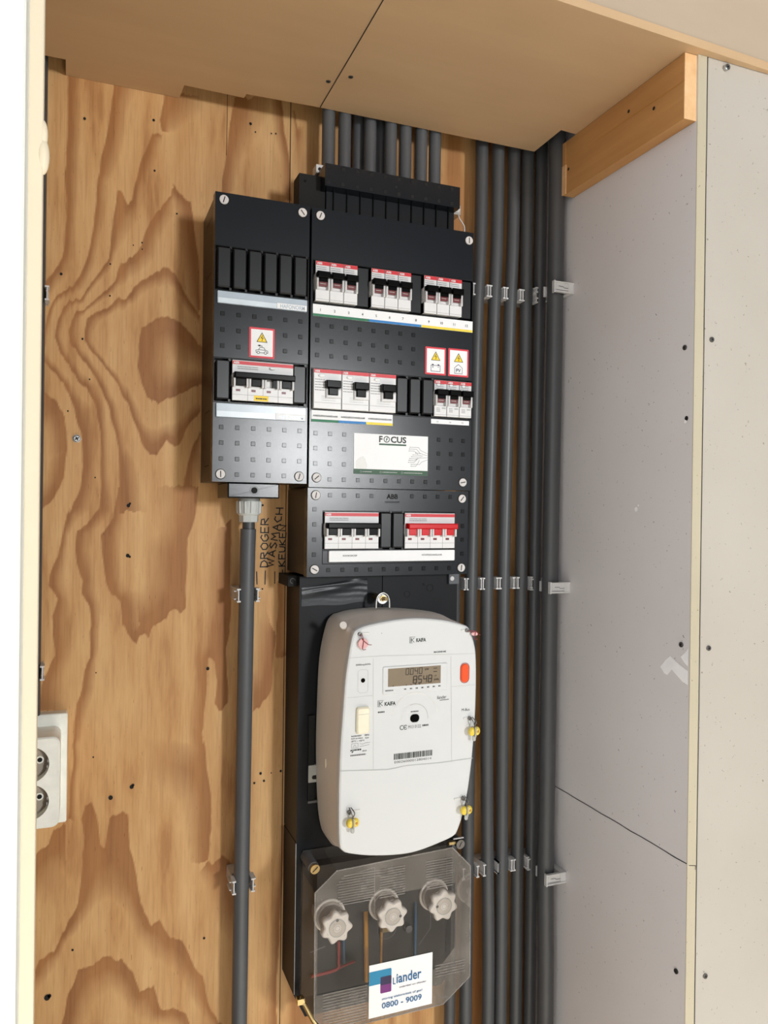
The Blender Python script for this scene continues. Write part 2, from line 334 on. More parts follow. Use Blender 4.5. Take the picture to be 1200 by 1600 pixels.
BANDS=[([(-20.4,525.8),(-21,511.7),(-21.5,458.5),(-20.5,413.9),(-21.6,396.9),(-19.3,346.8),(-22.5,304.4),(-28.2,284),(-44.6,259.8)],[(-3.4,529.6),(-4.6,511),(-5.4,461.6),(-3.9,394.3),(-8.1,348.5),(-11.5,300.2),(-19,274),(-34.3,249.8),(-44.4,239)]),
([(30.8,517.2),(30.8,511.5),(23.9,458.8),(18.9,426.5),(14,380.2),(10.5,334.3),(4.2,302.3),(-8.6,269.6),(-14.7,262.7),(-25.2,253.8),(-35.6,239.3),(-39.8,225.6),(-42.2,210.2),(-43.8,189.2),(-47.1,181.3)],[(61.4,518),(58.7,510.2),(48,486.4),(40.5,421.8),(27.3,393.8),(25,353.5),(18.6,326.9),(12.3,289.2),(-0.6,264.9),(-5.7,258.9),(-16.3,250.6),(-26.8,243.1),(-32.9,231.1),(-36.2,214.6),(-38.6,193.5),(-45.3,173.9)]),
([(87.1,465),(75.9,462.9),(70.5,447.4),(65.1,429),(59.9,405),(54.7,375.3),(50.6,370.3),(45,385.3),(38.2,384.2),(34.4,360.6),(30.7,325.8),(28.3,302.6),(17.7,284.2),(5,265),(-3.9,251.4),(-16.3,245.3),(-23.3,236.9),(-29.2,217.2),(-30.8,198),(-27.1,183.1),(-17.2,168.6),(-6.4,152.2),(4.5,141.4),(13.7,122.6),(19.4,99.7),(20.7,70.6),(21.3,12.3),(20.5,-2),(5,-22.8),(-4.5,-26.7),(-6.7,-43.4),(-4.1,-66.6),(3.3,-89.8),(2.3,-105.3),(9.7,-121),(12.4,-144.4),(11.6,-183.1),(5.7,-198.3),(3.5,-218.8),(-3.5,-236.3),(-5.4,-285),(-10.8,-376.9)],[(88.5,465.3),(86,435.7),(73.7,407.3),(67,383),(63.2,353.5),(49.7,331.3),(36.3,306.5),(31.1,288.7),(8.6,261.2),(0.7,247.5),(-10.9,240.1),(-20.5,225.7),(-22.9,202.5),(-18.3,185.7),(-7.5,171.3),(3.4,158.7),(14.4,147.9),(22.8,129),(28.5,108),(27.9,80.6),(31.2,32),(35.1,8.6),(35.3,-7),(24.4,-20.2),(16,-30.6),(12.6,-51.2),(17.7,-79.8),(23,-121.4),(23.4,-157.8),(18.9,-188.8),(19.2,-219.9),(9.8,-247.7),(1.8,-285.7),(-2.1,-378.1)]),
([(103.4,405.9),(101.6,388.5),(92.3,378.3),(82.6,365.1),(71.6,343.1),(66.3,322.1),(55.4,306.2),(41.8,298.6),(35.9,274.5),(25,263.4),(12.4,250.4),(1.7,239.5),(-7.3,236.7),(-13.4,224.5),(-15.9,207),(-14,193.8),(-4.9,183.1),(4.2,170.3),(13.4,155.6),(22.7,136.8),(30.2,117.8),(36,94.7),(40.9,71.4),(42,51.9),(42.7,-7)],[(104.3,394.9),(105.2,365.6),(95.5,346.6),(88.6,333.9),(83.2,309.8),(66.7,290.2),(61.2,283.8),(47,274.8),(34.2,259.6),(18.8,248.2),(5.3,237),(-2.7,229.4),(-4.4,217.7),(-5.1,204.2),(-0.5,191.1),(8.6,178.4),(19.7,161.9),(29,145),(38.5,124.2),(46.1,101.1),(50.2,71.8),(60.7,56.4),(78.4,-6.6)]),
([(104.2,406),(113.5,393.4),(122.3,385.9),(126.6,386.6),(128.9,363.2),(136.2,316.7),(138,281.2),(138.4,254.2)],[(103.6,383),(106.9,348.2),(111.5,319.4),(117.6,293.6),(125.1,267.8),(129.6,253.2),(132.6,247.9),(134.1,245.1)]),
([(137,246),(126,258.9),(115.9,276),(107.9,293.1),(93.2,300.3),(80.9,289.8),(67.6,280.2),(58.3,271.2),(51,257.6),(39.8,254.4),(27.1,242.3),(12.5,234.9),(3.6,227.2),(1.9,214.5),(2.1,201),(7.6,188),(16.8,179.1),(27.9,164.4),(39.1,147.7),(46.7,134.5),(56.3,111.5),(62.1,99.9),(68,78.5),(77.6,65),(85.3,63.3),(98.6,81.8),(108.4,76.2),(114.3,76.4),(123.8,99.1),(138.5,120.1)],[(137.2,231.8),(124.1,244.6),(114.1,257.7),(106.1,274.8),(94.5,275.5),(83,273.1),(75.4,268.3),(66,260.3),(58.6,249.6),(43.7,241.1),(29,232.7),(19,224.9),(13.7,213.7),(12.9,198.1),(17.6,186.9),(25.9,176),(37.1,163.2),(48.4,150.3),(57.9,135.2),(66.6,116),(71.5,104.4),(77.3,98.7),(84.9,98.1),(92.6,101.5),(100.3,103.9),(108,106.3),(113.9,108.6),(123.6,123.3),(138.3,138.4)]),
([(142.5,205.8),(138.5,207.5),(120.4,226.1),(106.6,236.8),(87.2,237.8),(81.5,232.2),(73.9,226.5),(66.4,220.8),(64.7,200.9),(62.2,173),(67.2,151.6),(75,134.3),(88.4,129.2),(117.4,143.1),(143,159.1)],[(142.8,177.4),(136.8,178.9),(117,179.4),(113.1,181.1),(109.1,182.8),(107.2,183.6),(107.2,183.6),(106.2,182.5),(106.2,180.5),(106.3,178.5),(107.2,176.6),(109.2,174.7),(113.1,174),(117.1,174.3),(142.8,175.3)]),
([(-48.8,171.8),(-42.7,166.6),(-33,155.9),(-22.3,145.3),(-13.3,126.7),(-5.9,104.1),(-1.2,89),(1,50.5),(-2.3,21.5),(-11.9,-5.6),(-11.9,0.1),(-18.8,-22.9),(-25.4,-61.2),(-33.4,-84),(-34.4,-96.6),(-24.9,-112.2),(-31.7,-134.8),(-29.2,-155.3),(-27.7,-180.9),(-40.2,-210.5),(-46.8,-245.5)],[(-48.9,188.7),(-38.4,174.5),(-27.8,164),(-15.3,151.5),(-0.8,131.4),(13.8,116.8),(17.6,101.5),(18.3,70.5),(14.9,12.1),(11.5,-7.3),(-2.3,-12.6),(-13.9,-35.7),(-15.8,-84.3),(-10.7,-120.3),(-5.5,-156.4),(-10,-181.9),(-16.9,-207.1),(-15.3,-248.2)]),
([(-16.2,69.1),(-18.4,107.3),(-29.1,121.9),(-42.3,132.5),(-48.4,134)],[(-29.7,11.3),(-35.4,49.3),(-37.4,77.7),(-41,90.8),(-48,94.3)]),
([(-16.2,69.1),(-19.4,34.5),(-29.7,5.6),(-46.9,-11.7)],[(-30.3,68.5),(-37.1,49.2),(-40.4,30.1),(-47.2,20.5)]),
([(115.2,-6.2),(118.8,24.1),(124.3,54.6),(130,77.1),(139.7,97.8)],[(139,-6),(139.6,24.6),(140.2,55.1),(141.1,65.3),(141.8,95.9)]),
([(41.1,24.4),(41.2,16.5),(36.6,-14.9),(22.1,-35.7),(24.8,-61.7),(30.1,-93),(36.4,-110.1),(45.1,-114.3),(47.9,-143.3),(58.1,-162.1),(65.7,-171.8),(70.6,-160.1)],[(58.5,24.8),(51.3,3.6),(47.8,-20),(46.3,-43.6),(47.5,-64.6),(49.7,-85.6),(57.4,-101.5),(65,-104.4),(70.1,-112.5),(75.3,-123.2),(75.4,-133.8),(75.5,-144.4)]),
([(70.6,-160.1),(75.7,-157.7),(80.8,-164.6),(87,-147.6),(101.1,-141.5),(103.6,-132.2),(108.8,-128.4),(118,-135.4),(124.5,-127.6),(126.6,-81.7),(126.1,-41.2),(131.2,-27.7),(136.3,-8.7),(138.6,26.6)],[(62.4,-101.7),(67.5,-101.8),(72.4,-91.3),(72.3,-80.8),(72,-54.3),(74.4,-43.7),(79.4,-38.4),(84.5,-35.8),(89.6,-33.1),(92.1,-30.4),(92.1,-27.8),(89.4,-14.5),(89.2,-1.2),(83.8,25.3)]),
([(181,-16.5),(181.9,-88.2),(181.4,-162.7),(176.1,-181.7),(179.5,-237),(179.7,-253.6),(168.9,-261),(161.9,-249.4),(164.3,-219.4),(161.3,-197.3),(153.7,-193.6),(151.1,-245.8),(148.2,-300.1),(148.4,-283.8),(151.6,-315.6),(159.3,-371.1),(161.2,-411.6),(156,-454)],[(160.7,-27.6),(153,-63.1),(146.8,-103.9),(145.8,-136.5),(142.1,-163.5),(138.3,-179.6),(137.1,-190.4),(137.2,-198.6),(137.3,-204),(137.3,-209.4),(134.8,-217.4),(132.4,-244.4),(129.1,-298.2),(73.1,-282.4),(73.7,-332.6),(92.6,-348.8),(120.2,-374.7),(132.1,-450.3)]),
([(243.8,-95.1),(242.6,-117.6),(242.5,-151.4),(240.7,-196.5),(249.4,-201.2),(256.6,-194.5)],[(256.8,-95.4),(257.1,-118),(257.3,-140.7),(257.7,-169.1),(257.8,-174.8),(257.9,-186.1)]),
([(241.8,-168.3),(238.1,-213.2),(235.5,-241.2),(221.6,-262.6),(213.2,-267.4)],[(225.6,-128.3),(217.3,-144.8),(212,-166.9),(210.8,-183.6),(209.7,-211.4)]),
([(-45.9,-555.8),(-41.1,-543.4),(-24.1,-533.4),(-14.4,-511.1),(1.5,-476.1),(8.3,-401.2),(3.7,-378.8),(7.9,-363.1),(15.4,-358.6),(22,-375.8),(27.5,-412.2),(31.4,-418.2),(36.2,-383.2),(47.8,-375.1),(58.3,-380.7),(61.4,-419.9),(68.4,-457.1),(74.1,-491.5),(86.5,-521.7),(97.2,-518),(111.1,-543.2),(125,-548.7),(139.2,-582.9),(150.7,-599.6),(159.6,-638.9),(180,-672.5)],[(-45.6,-582.4),(-38.4,-573.3),(-21.4,-552.8),(-11.8,-525.1),(8.1,-504.5),(18.1,-489.9),(23.2,-485.3),(25.7,-483.1),(28.2,-482.1),(30.8,-481.2),(33.4,-481.6),(36,-482.1),(38.6,-482.5),(41.2,-484.4),(45.1,-486.4),(49.1,-489.9),(57,-502.4),(65.2,-526.1),(78.8,-551),(89.7,-567.2),(100.6,-575),(111.6,-582.9),(122.8,-599.4),(136.9,-625.3),(151.2,-648.5),(162.8,-671.4)]),
([(-15.7,-626.7),(-11.1,-592.7),(1.1,-560.1),(18.8,-558.3),(31.5,-549.9),(52.4,-559.6),(65.8,-579),(74,-603.1),(90,-598.1),(99.9,-631.2),(117.6,-633.8),(131.6,-644.1),(137.4,-662.5)],[(9.4,-632.6),(16.8,-609.8),(24.4,-600.5),(32,-596.7),(39.8,-595.6),(47.6,-600.1),(53,-609.6),(63.7,-625.8),(74.4,-636.6),(85.2,-644.7),(96,-650),(106.9,-654),(117.9,-658)]),
([(156,-454),(160.3,-457.6),(173,-446.5),(190.6,-468.1),(198.5,-521.9)],[(143.5,-466.4),(152.2,-485),(161,-515.3),(172.8,-546.3),(190.4,-572.9)]),
([(-47.3,-417.2),(-42.5,-412.6),(-31.5,-406.2),(-26.8,-388.1),(-13.3,-381.9)],[(-46.7,-473.1),(-34.5,-477.9),(-22.1,-485.5),(-14.7,-481.4),(-11.4,-441.5)]),
([(256.9,-422),(254.3,-502),(251.1,-561),(248.6,-605.2),(248.2,-649.8),(249.6,-688.8)],[(250.8,-421.1),(242.8,-500.1),(239,-558.8),(236.7,-617.6),(234,-646.6),(233,-684.9)]),
([(178.2,527.6),(170.6,489.9),(165.8,440.9),(163.2,404.4)],[(232,538.7),(216.9,498.8),(186.8,444.6),(181.2,407.3)]),
([(241.4,540.6),(243.5,500.9),(250.3,465),(256.4,407)],[(224.2,537.1),(229.4,495.1),(237.6,462.7),(243.1,404.9)]),
([(272,543.8),(273.2,500.3),(274.7,434.9)],[(289.5,547.4),(291.7,503.8),(294.2,438.2)]),
([(257.4,528.4),(265.1,483.2),(267.5,440)],[(254.9,527.9),(258.7,482),(261.1,438.9)]),
([(90.7,518.3),(90,510),(84.6,482.1),(87.6,468.1)],[(142.6,520.2),(138.4,501.5),(109.7,475.2),(98.4,467.2)])]
# ================================================================ SETTING
def bands_field(X, Z):
    X = X*1000; Z = Z*1000          # millimetres
    rs = np.random.RandomState(3)
    def n1(t, L, a):                # smooth 1-D noise
        g = rs.uniform(-1, 1, 4096); u = t/L+2000; i = np.floor(u).astype(int); f = u-i; f = f*f*(3-2*f)
        return a*(g[i % 4096]*(1-f)+g[(i+1) % 4096]*f)
    Zw = Z+n1(X, 9, 2.2)+n1(X, 4, 1.6)+n1(X, 2.2, 1.0)
    Xw = X+n1(Z, 26, 1.0)+n1(Z, 9, .5)
    out = np.zeros_like(X)
    def pdist(pts, x, y):
        d = np.full(x.shape, 1e9)
        for (a, b), (c, e) in zip(pts[:-1], pts[1:]):
            dx, dy = c-a, e-b; L = dx*dx+dy*dy+1e-9
            t = np.clip(((x-a)*dx+(y-b)*dy)/L, 0, 1)
            d = np.minimum(d, (x-a-t*dx)**2+(y-b-t*dy)**2)
        return np.sqrt(d)
    for sharp, soft in BANDS:
        poly = sharp+soft[::-1]; px = [p[0] for p in poly]; py = [p[1] for p in poly]
        sel = (Xw > min(px)-12) & (Xw < max(px)+12) & (Zw > min(py)-12) & (Zw < max(py)+12)
        x = Xw[sel]; y = Zw[sel]; ins = np.zeros(x.shape, bool)
        for i in range(len(poly)):
            (a, b), (c, e) = poly[i-1], poly[i]
            if b == e: continue
            cr_ = ((b > y) != (e > y)) & (x < (c-a)*(y-b)/(e-b)+a); ins ^= cr_
        d1 = pdist(sharp, x, y); d2 = pdist(soft, x, y)
        t = d2/(d1+d2+1e-6); v = np.where(ins, (.86*np.clip(t*1.45, 0, 1)+.14*np.exp(-d1/2.5))*np.clip(.2+d1/1.5, 0, 1), 0)
        out[sel] = np.maximum(out[sel], v)
    return out
def steps(*segs):
    r = []
    for a, b, s in segs: r += list(np.arange(a, b, s))
    return np.array(r+[segs[-1][1]])
def plywood_wall():
    xs = steps((-.30, -.062, .02), (-.062, .262, .0015), (.262, .70, .008)); zs = steps((-1.40, -.72, .03), (-.72, .56, .0016), (.56, .66, .02))
    X, Z = np.meshgrid(xs, zs); n, k = X.shape
    f = bands_field(X, Z)
    # faint vertical bands outside the traced figure
    far = (X > .262) | (Z < -.70)
    g = .5+.5*np.sin(X*95+2.2*np.sin(Z*3+X*20)+1.3*np.sin(X*31)); f = np.where(far, np.clip((g-.55)*3, 0, 1)*.8, f)
    Y = np.full_like(X, 1.0)
    v = np.stack([X.ravel(), Y.ravel(), Z.ravel()+ZC], 1)
    idx = np.arange(n*k).reshape(n, k); q = np.stack([idx[:-1, :-1], idx[:-1, 1:], idx[1:, 1:], idx[1:, :-1]], -1).reshape(-1, 4)
    me = bpy.data.meshes.new('wall_back'); me.vertices.add(len(v)); me.vertices.foreach_set('co', v.ravel())
    me.loops.add(len(q)*4); me.loops.foreach_set('vertex_index', q.ravel())
    me.polygons.add(len(q)); me.polygons.foreach_set('loop_start', np.arange(len(q))*4); me.polygons.foreach_set('loop_total', np.full(len(q), 4))
    me.update(calc_edges=True); me.validate()
    a = me.attributes.new('latewood', 'FLOAT', 'POINT'); a.data.foreach_set('value', f.ravel().astype(np.float32))
    me.materials.append(M_PLY)
    o = bpy.data.objects.new('wall_back', me); COL.objects.link(o); o['kind'] = 'structure'; W[o] = Vector((0, 0, 0))
    return o
wall_back = plywood_wall()
b = mb(); b.box(-.30, .70, 1.0005, 1.018, -1.40, .66, M_PLY)     # the thickness of the sheet behind its face
b.rect(.2522, .2532, -1.38, .60, .9996, M_SLOT); b.line([(.1690, .56), (.1694, .50), (.1688, .452)], .0006, .9996, M_SLOT)
b.build('plywood_sheet_joint', wall_back)
# nail holes, cracks and dark pin knots in the veneer
b = mb()
for x, z, r in ((-.0009, .4658, .0016), (.0788, .4795, .0016), (.0806, .4172, .0013), (-.0250, .2761, .0016), (.0300, .2563, .0011), (.0667, .3260, .0010), (.0670, .3180, .0008), (.0565, .3215, .0008),
                (.0300, .2950, .0010), (.1080, .3680, .0011), (.0542, .0010, .0021), (.0560, .0035, .0014), (.0541, -.0605, .0022), (.0565, -.0620, .0014), (-.0159, .1133, .0010), (.0155, .0345, .0009), (-.0005, .2010, .0012), (.0080, .1530, .0009),
                (.0375, -.3568, .0026), (.0619, -.3465, .0024), (.0635, -.3445, .0016), (-.0314, -.5869, .0034), (-.0290, -.5855, .0022), (-.0039, -.5355, .0013), (.1524, -.5511, .0015), (.2229, -.3481, .0018), (.2148, -.3598, .0014), (.2275, -.3583, .0015), (.2499, -.3479, .0016), (.2370, -.3490, .0009),
                (.1995, .4985, .0018), (.2060, .4890, .0010), (.2270, .4910, .0010), (.2330, .4920, .0011), (.1530, -.2060, .0021), (.0190, -.2025, .0008), (.0170, -.3050, .0010), (.2215, .0038, .0013), (.2225, -.1060, .0010)):
    b.circ(x, z, r, .9993, M_SLOT, n=10, rz=r*1.1)
b.build('nail_hole', wall_back)['kind'] = 'stuff'
# handwriting in black marker, running up the board
GL = {'D': [[(0, 0), (0, 6), (2.4, 5.2), (3.2, 3), (2.2, .8), (0, 0)]], 'R': [[(0, 0), (0, 6), (2.6, 5.6), (2.8, 3.6), (0, 3)], [(.8, 3), (3.4, 0)]],
      'O': [[(1.6, 0), (.1, 1.6), (0, 4.4), (1.6, 6), (3.2, 4.4), (3.1, 1.5), (1.6, 0)]], 'G': [[(3.2, 5), (1.8, 6), (0, 4), (.1, 1.5), (1.6, 0), (3.2, 1), (3.2, 2.8), (1.9, 2.8)]],
      'E': [[(3, 6), (0, 6), (0, 0), (3, 0)], [(0, 3.1), (2.5, 3.1)]], 'W': [[(0, 6), (1, 0), (2, 4.2), (3, 0), (4, 6)]], 'A': [[(0, 0), (1.8, 6), (3.4, 0)], [(.7, 2.2), (2.8, 2.2)]],
      'S': [[(3, 5.4), (1.4, 6), (.2, 4.6), (2.8, 2), (1.6, .1), (0, .8)]], 'M': [[(0, 0), (.6, 6), (2, 2.6), (3.4, 6), (4, 0)]], 'C': [[(3, 5.4), (1.4, 6), (0, 3.4), (1.2, .2), (3, .6)]],
      'H': [[(0, 0), (0, 6)], [(3.2, 0), (3.2, 6.6)], [(0, 3), (3.2, 3.3)]], 'K': [[(0, 0), (0, 6)], [(3, 6), (0, 2.8), (3.2, 0)]], 'U': [[(0, 6), (.2, 1), (1.6, 0), (3, 1), (3.2, 6)]], 'N': [[(0, 0), (0, 6), (3, 0), (3.2, 6)]]}
b = mb()
def hand(word, xb, xt, z0, z1, h, w=.0015):
    wid = [max(p[0] for s_ in GL[c] for p in s_)+1.1 for c in word]; k = (z1-z0)/sum(wid); cur = 0; hk = h/6
    for c, wd in zip(word, wid):
        for s_ in GL[c]:
            pts = []
            for px, py in s_:
                t = (cur+px)*k; pts.append((xb+(xt-xb)*t/(z1-z0)-py*hk+random.uniform(-.0002, .0002), z0+t))
            b.line(pts, w, .9993, M_INK)
        cur += wd
hand('DROGER', .2294, .2296, -.0770, -.0100, .0100)
hand('WASMACH', .2362, .2500, -.0770, .0030, .0095)
hand('KEUKEN', .2520, .2532, -.0763, -.0200, .0085)
for x0, z0, x1, z1 in ((.2145, -.0827, .2153, -.1000), (.2261, -.0818, .2258, -.1003), (.2387, -.0832, .2387, -.0994), (.2489, -.0810, .2492, -.1008)): b.line([(x0, z0), (x1, z1)], .0013, .9993, M_INK)
b.build('marker_writing', wall_back)

XR = .637       # inner face of the right wall
b = mb(); b.box(XR, XR+.0125, .679, 1.02, -.3930, .66, M_GYP); b.box(XR, XR+.0125, .6795, 1.02, -1.40, -.3938, M_GYP)
struct(b, 'wall_right')
wr = bpy.data.objects['wall_right']
b = mb(); b.box(XR-.0001, XR+.0124, .6785, .6795, -1.40, .66, M_GYPE); b.build('cut_edge', wr)
b = mb(); N = 40; zz = [(.62-2.0*i/N) for i in range(N+1)]    # hairline joint between edge and front board
b.line([(XR+.0131+random.uniform(-.00025, .00025), z) for z in zz], .0008, .6780, M_SLOT)
b.line([(XR+.0020, -.3950), (XR+.0115, -.3965), (XR+.0110, -.4010)], .0006, .6780, M_SLOT)
b.build('board_joint', wr)
MR = Matrix(((0, 1, 0, 0), (-1, 0, 0, 0), (0, 0, 1, 0), (0, 0, 0, 1)))   # maps x=-depth, y=plane to the right wall
def rw(y, z): return (-y, z)
b = mb(MR); YW = XR-.0004
for pts in ([(.7259, -.1808), (.7168, -.1712), (.7095, -.1651), (.6950, -.1722), (.6812, -.1771), (.6812, -.1930), (.6900, -.1908), (.7068, -.1805), (.7139, -.1881), (.7189, -.1873)],
            [(.6812, -.1515), (.6837, -.1549), (.6928, -.1633), (.6869, -.1690), (.6812, -.1721)], ): b.flat([rw(*q) for q in pts], YW, M_FILL)
b.build('filler_smear', wr)
b = mb(MR)
b.line([rw(.985+(.679-.985)*i/16, -.3934+random.uniform(-.0005, .0005)) for i in range(17)], .0010, YW, M_SLOT)
for y, z, l in ((.690, -.138, .004), (.742, .238, .003), (.86, .205, .003), (.80, -.30, .002), (.70, -.34, .003), (.86, -.15, .003), (.80, -.17, .002)): b.line([rw(y, z), rw(y-.002, z-l*.7)], .0008, YW, M_INKG)
b.circ(-.6890, .1076, .0028, YW, M_SLOT, n=12); b.circ(-.6905, .1040, .0020, YW-.0001, M_FILL, n=12)
b.circ(-.772, .0042, .0030, YW, M_FILL, n=9); b.circ(-.768, .009, .0014, YW, M_FILL, n=7); b.circ(-.8987, .0621, .0018, YW, M_METG, n=8)
b.build('wall_mark', wr)
b = mb(); b.box(XR+.0136, 1.6, .679, .69, -1.40, .66, M_GYPF); struct(b, 'wall_front')
b = mb(); b.box(-.32, -.30, .50, 1.02, -1.40, .66, M_GW); struct(b, 'wall_left')
# ceiling boards with the cut-outs along their rear edge
ZCE = .5132
o_ = [(-.30, .633), (.4387, .6612), (.7337, .6723), (.80, .6740), (1.6, .6740), (1.6, .6780), (XR, .6780), (XR, .886), (.5953, .8830), (.5965, .9504), (.2791, .9528), (.1855, .9574), (.1845, .9677), (.1115, .9667), (.1093, .9995), (-.0223, .9995), (-.0218, .9645), (-.30, .968)]
b = mb(); n = len(o_)
b.add([(x, y, ZCE) for x, y in o_]+[(x, y, ZCE+.0095) for x, y in o_], [tuple(range(n-1, -1, -1)), tuple(range(n, 2*n))]+[(i, (i+1) % n, n+(i+1) % n, n+i) for i in range(n)], M_CEIL)
ce = struct(b, 'ceiling')
b = mb(); s_ = [(.2774, .640), (.2776, .72), (.2785, .84), (.2789, .9520)]
for (x0, y0), (x1, y1) in zip(s_[:-1], s_[1:]): b.add([(x0-.0006, y0, ZCE-.0004), (x0+.0006, y0, ZCE-.0004), (x1+.0006, y1, ZCE-.0004), (x1-.0006, y1, ZCE-.0004)], [(0, 3, 2, 1)], M_SLOT)
b.build('board_joint', ce)
b = mb(); b.box(-.32, 1.6, .690, 1.02, .575, .59, M_GW); struct(b, 'light_blocking_deck')     # deck added low to keep light out of the void above the boards
b = mb(); c0, c1 = (-.30, .6350), (1.6, .6790)      # upright header board above the ceiling edge
v = [(c0[0], c0[1], ZCE+.0097), (c0[0], .6470, ZCE+.0097), (.74, .6744, ZCE+.0097), (.80, .6760, ZCE+.0097), (1.6, .6765, ZCE+.0097)]
f_ = [(-.30, .6350), (.4387, .6632), (.7337, .6743), (.80, .6760), (1.6, .6765)]; bk = [(x, y+.012) for x, y in f_]
L = f_+bk[::-1]; n = len(L)
b.add([(x, y, ZCE+.0097) for x, y in L]+[(x, y, 1.05) for x, y in L], [tuple(range(n-1, -1, -1)), tuple(range(n, 2*n))]+[(i, (i+1) % n, n+(i+1) % n, n+i) for i in range(n)], M_HEAD)
struct(b, 'trim_2')
b = mb(); b.box(-2.0, 3.0, -4.0, 1.02, -1.42, -1.4003, M_FLOOR); struct(b, 'floor')
# door frame on the left, close to the camera
b = mb(); pts = rr(-.0440, -.0232, -1.40, 1.0, .0015, 3); b.slab(pts, .500, .512, M_JAMB, .0006)
tr = struct(b, 'trim_3')
b = mb(); b.ball((-.0232, .503, .2075), .0036, .004, .011, M_JAMB); b.ball((-.0232, .503, .2200), .0026, .003, .009, M_JAMB); b.ball((-.0265, .503, -.333), .0048, .004, .016, M_JAMB)
b.build('foam_blob', tr)
b = mb(); b.slab(rr(-.34, -.0310, -1.40, 1.0, .003, 3), .470, .4995, M_DOOR, .0012); struct(b, 'door_1')
b = mb(); b.box(-.60, -.3402, .50, .515, -1.40, 1.0, M_DOOR); struct(b, 'wall_front_left')

# ================================================================ THINGS
def screw(name, loc, label, r=.0040, wall='back', mat=None):
    mt_ = mat or M_DSTEEL
    if wall == 'right': Mx = Matrix.Translation((loc[0], loc[1], loc[2])) @ MR
    else: Mx = Matrix.Translation((loc[0], loc[1], loc[2]))
    t = thing(name, P(*loc), label, 'screw')
    b = mb(Mx); b.cyl((0, -.0012, 0), (0, .010, 0), r, mt_, 20, r*.55); b.cyl((0, -.0012, 0), (0, -.0016, 0), r*.95, mt_, 20, r*.7); b.build('screw_head', t)
    b = mb(Mx); k = r*.55
    for a in (.5, .5+PI/2): b.line([(-k*math.cos(a), -k*math.sin(a)), (k*math.cos(a), k*math.sin(a))], r*.28, -.0018, M_SLOT)
    b.circ(0, 0, r*.82, -.0018, M_SLOT, w=r*.1); b.build('cross_recess', t)
screw('wood_screw', (-.0056, .9990, .0807), 'shiny cross-head screw in the plywood left of the grey left box', .0047, mat=M_STEEL)
SC = 1
screw('drywall_screw', (XR, .6927, .1883), 'dark screw in the grey side wall, upper right, near the board edge', .0030, 'right', M_DSTEEL)
screw('drywall_screw', (XR, .6921, -.1492), 'dark screw in the side wall just above the white filler smear', .0030, 'right', M_DSTEEL)
screw('drywall_screw', (XR, .6930, -.5215), 'dark screw low in the side wall, below the horizontal board joint', .0030, 'right', M_INT)
screw('drywall_screw', (.6616, .679, .1968), 'metal screw in the bright front board, uppermost of the three below the header', .0030, 'front', M_DSTEEL)
screw('drywall_screw', (.6632, .679, -.1522), 'metal screw in the bright front board, level with the filler smear', .0030, 'front', M_DSTEEL)
screw('drywall_screw', (.6648, .679, -.5246), 'metal screw lowest in the bright front board', .0030, 'front', M_DSTEEL)
screw('drywall_screw', (.6760, .676, .5060), 'shiny screw head at the top of the front board under the header', .0036, 'front', M_STEEL)
for k, (x, y, lb) in enumerate(((.2708, .8907, 'small screw in the ceiling board just left of the ceiling joint'), (.2925, .8712, 'small screw in the ceiling board just right of the ceiling joint'))):
    b = mb(); b.cyl((x, y, ZCE-.0006), (x, y, ZCE+.006), .0030, M_DSTEEL, 16); b.cyl((x, y, ZCE-.0008), (x, y, ZCE-.0006), .0018, M_INT, 12)
    tag(b.build('ceiling_screw'), lb, 'screw')

# pine batten on the right wall under the ceiling
t = thing('timber_batten', P(.628, .80, .44), 'short pine batten screwed to the grey side wall under the ceiling', 'batten')
b = mb(); sl = [(.6195, .4395), (XR-.0004, .4395), (XR-.0004, .5128), (.6195, .5128)]
b.box(.6200, XR-.0005, .6815, .912, .4395, .5126, M_BEAM); b.build('beam', t)
b = mb(); b.box(.6199, XR-.0004, .6805, .6815, .4395, .5126, M_BEAME); b.build('end_grain', t)
b = mb(); b.box(.6186, .6199, .905, .914, .4400, .4800, M_BEAME); b.box(.6192, .6199, .907, .914, .4800, .5120, M_BEAM); b.build('rough_end', t)
b = mb(MR)
for y, z in ((.775, .492), (.90, .472), (.73, .474)): b.circ(-y, z, .0022, .6196, M_SLOT, n=10)
b.line([(-.91, .482), (-.80, .484), (-.68, .482)], .0006, .6196, M_WOR); b.build('screw_hole', t)

# ---------------------------------------------------------------- distribution boards
def cover_with_windows(x0, x1, z0, z1, wins, yf=.900, th=.014):
    b = mb(); zc = z0
    for wx0, wx1, wz0, wz1 in sorted(wins, key=lambda w: w[2]):
        b.box(x0, x1, yf, yf+th, zc, wz0, M_BOX); b.box(x0, wx0, yf, yf+th, wz0, wz1, M_BOX); b.box(wx1, x1, yf, yf+th, wz0, wz1, M_BOX); zc = wz1
        b.line([(wx0-.0008, wz0-.0008), (wx1+.0008, wz0-.0008), (wx1+.0008, wz1+.0008), (wx0-.0008, wz1+.0008)], .0007, yf-.0003, M_SLOT, True)
    b.box(x0, x1, yf, yf+th, zc, z1, M_BOX); return b
def squares(b, pts, y=.900, s=.0050):
    for x, z in pts:
        b.slab([(x-s/2, z-s/2), (x+s/2, z-s/2), (x+s/2, z+s/2), (x-s/2, z+s/2)], y-.0005, y+.001, M_EMB, .0004)
def cover_screw(parent, x, z, ang, y=.900):
    b = mb(); b.cyl((x, y-.0018, z), (x, y+.004, z), .0052, M_SCRW, 24); b.circ(x, z, .0056, y-.0003, M_SLOT, w=.0009)
    k = .0036; b.line([(x-k*math.cos(ang), z-k*math.sin(ang)), (x+k*math.cos(ang), z+k*math.sin(ang))], .0011, y-.0020, M_SLOT)
    b.build('cover_screw', parent, origin=P(x, y, z))['label'] = 'off-white slotted cover screw'
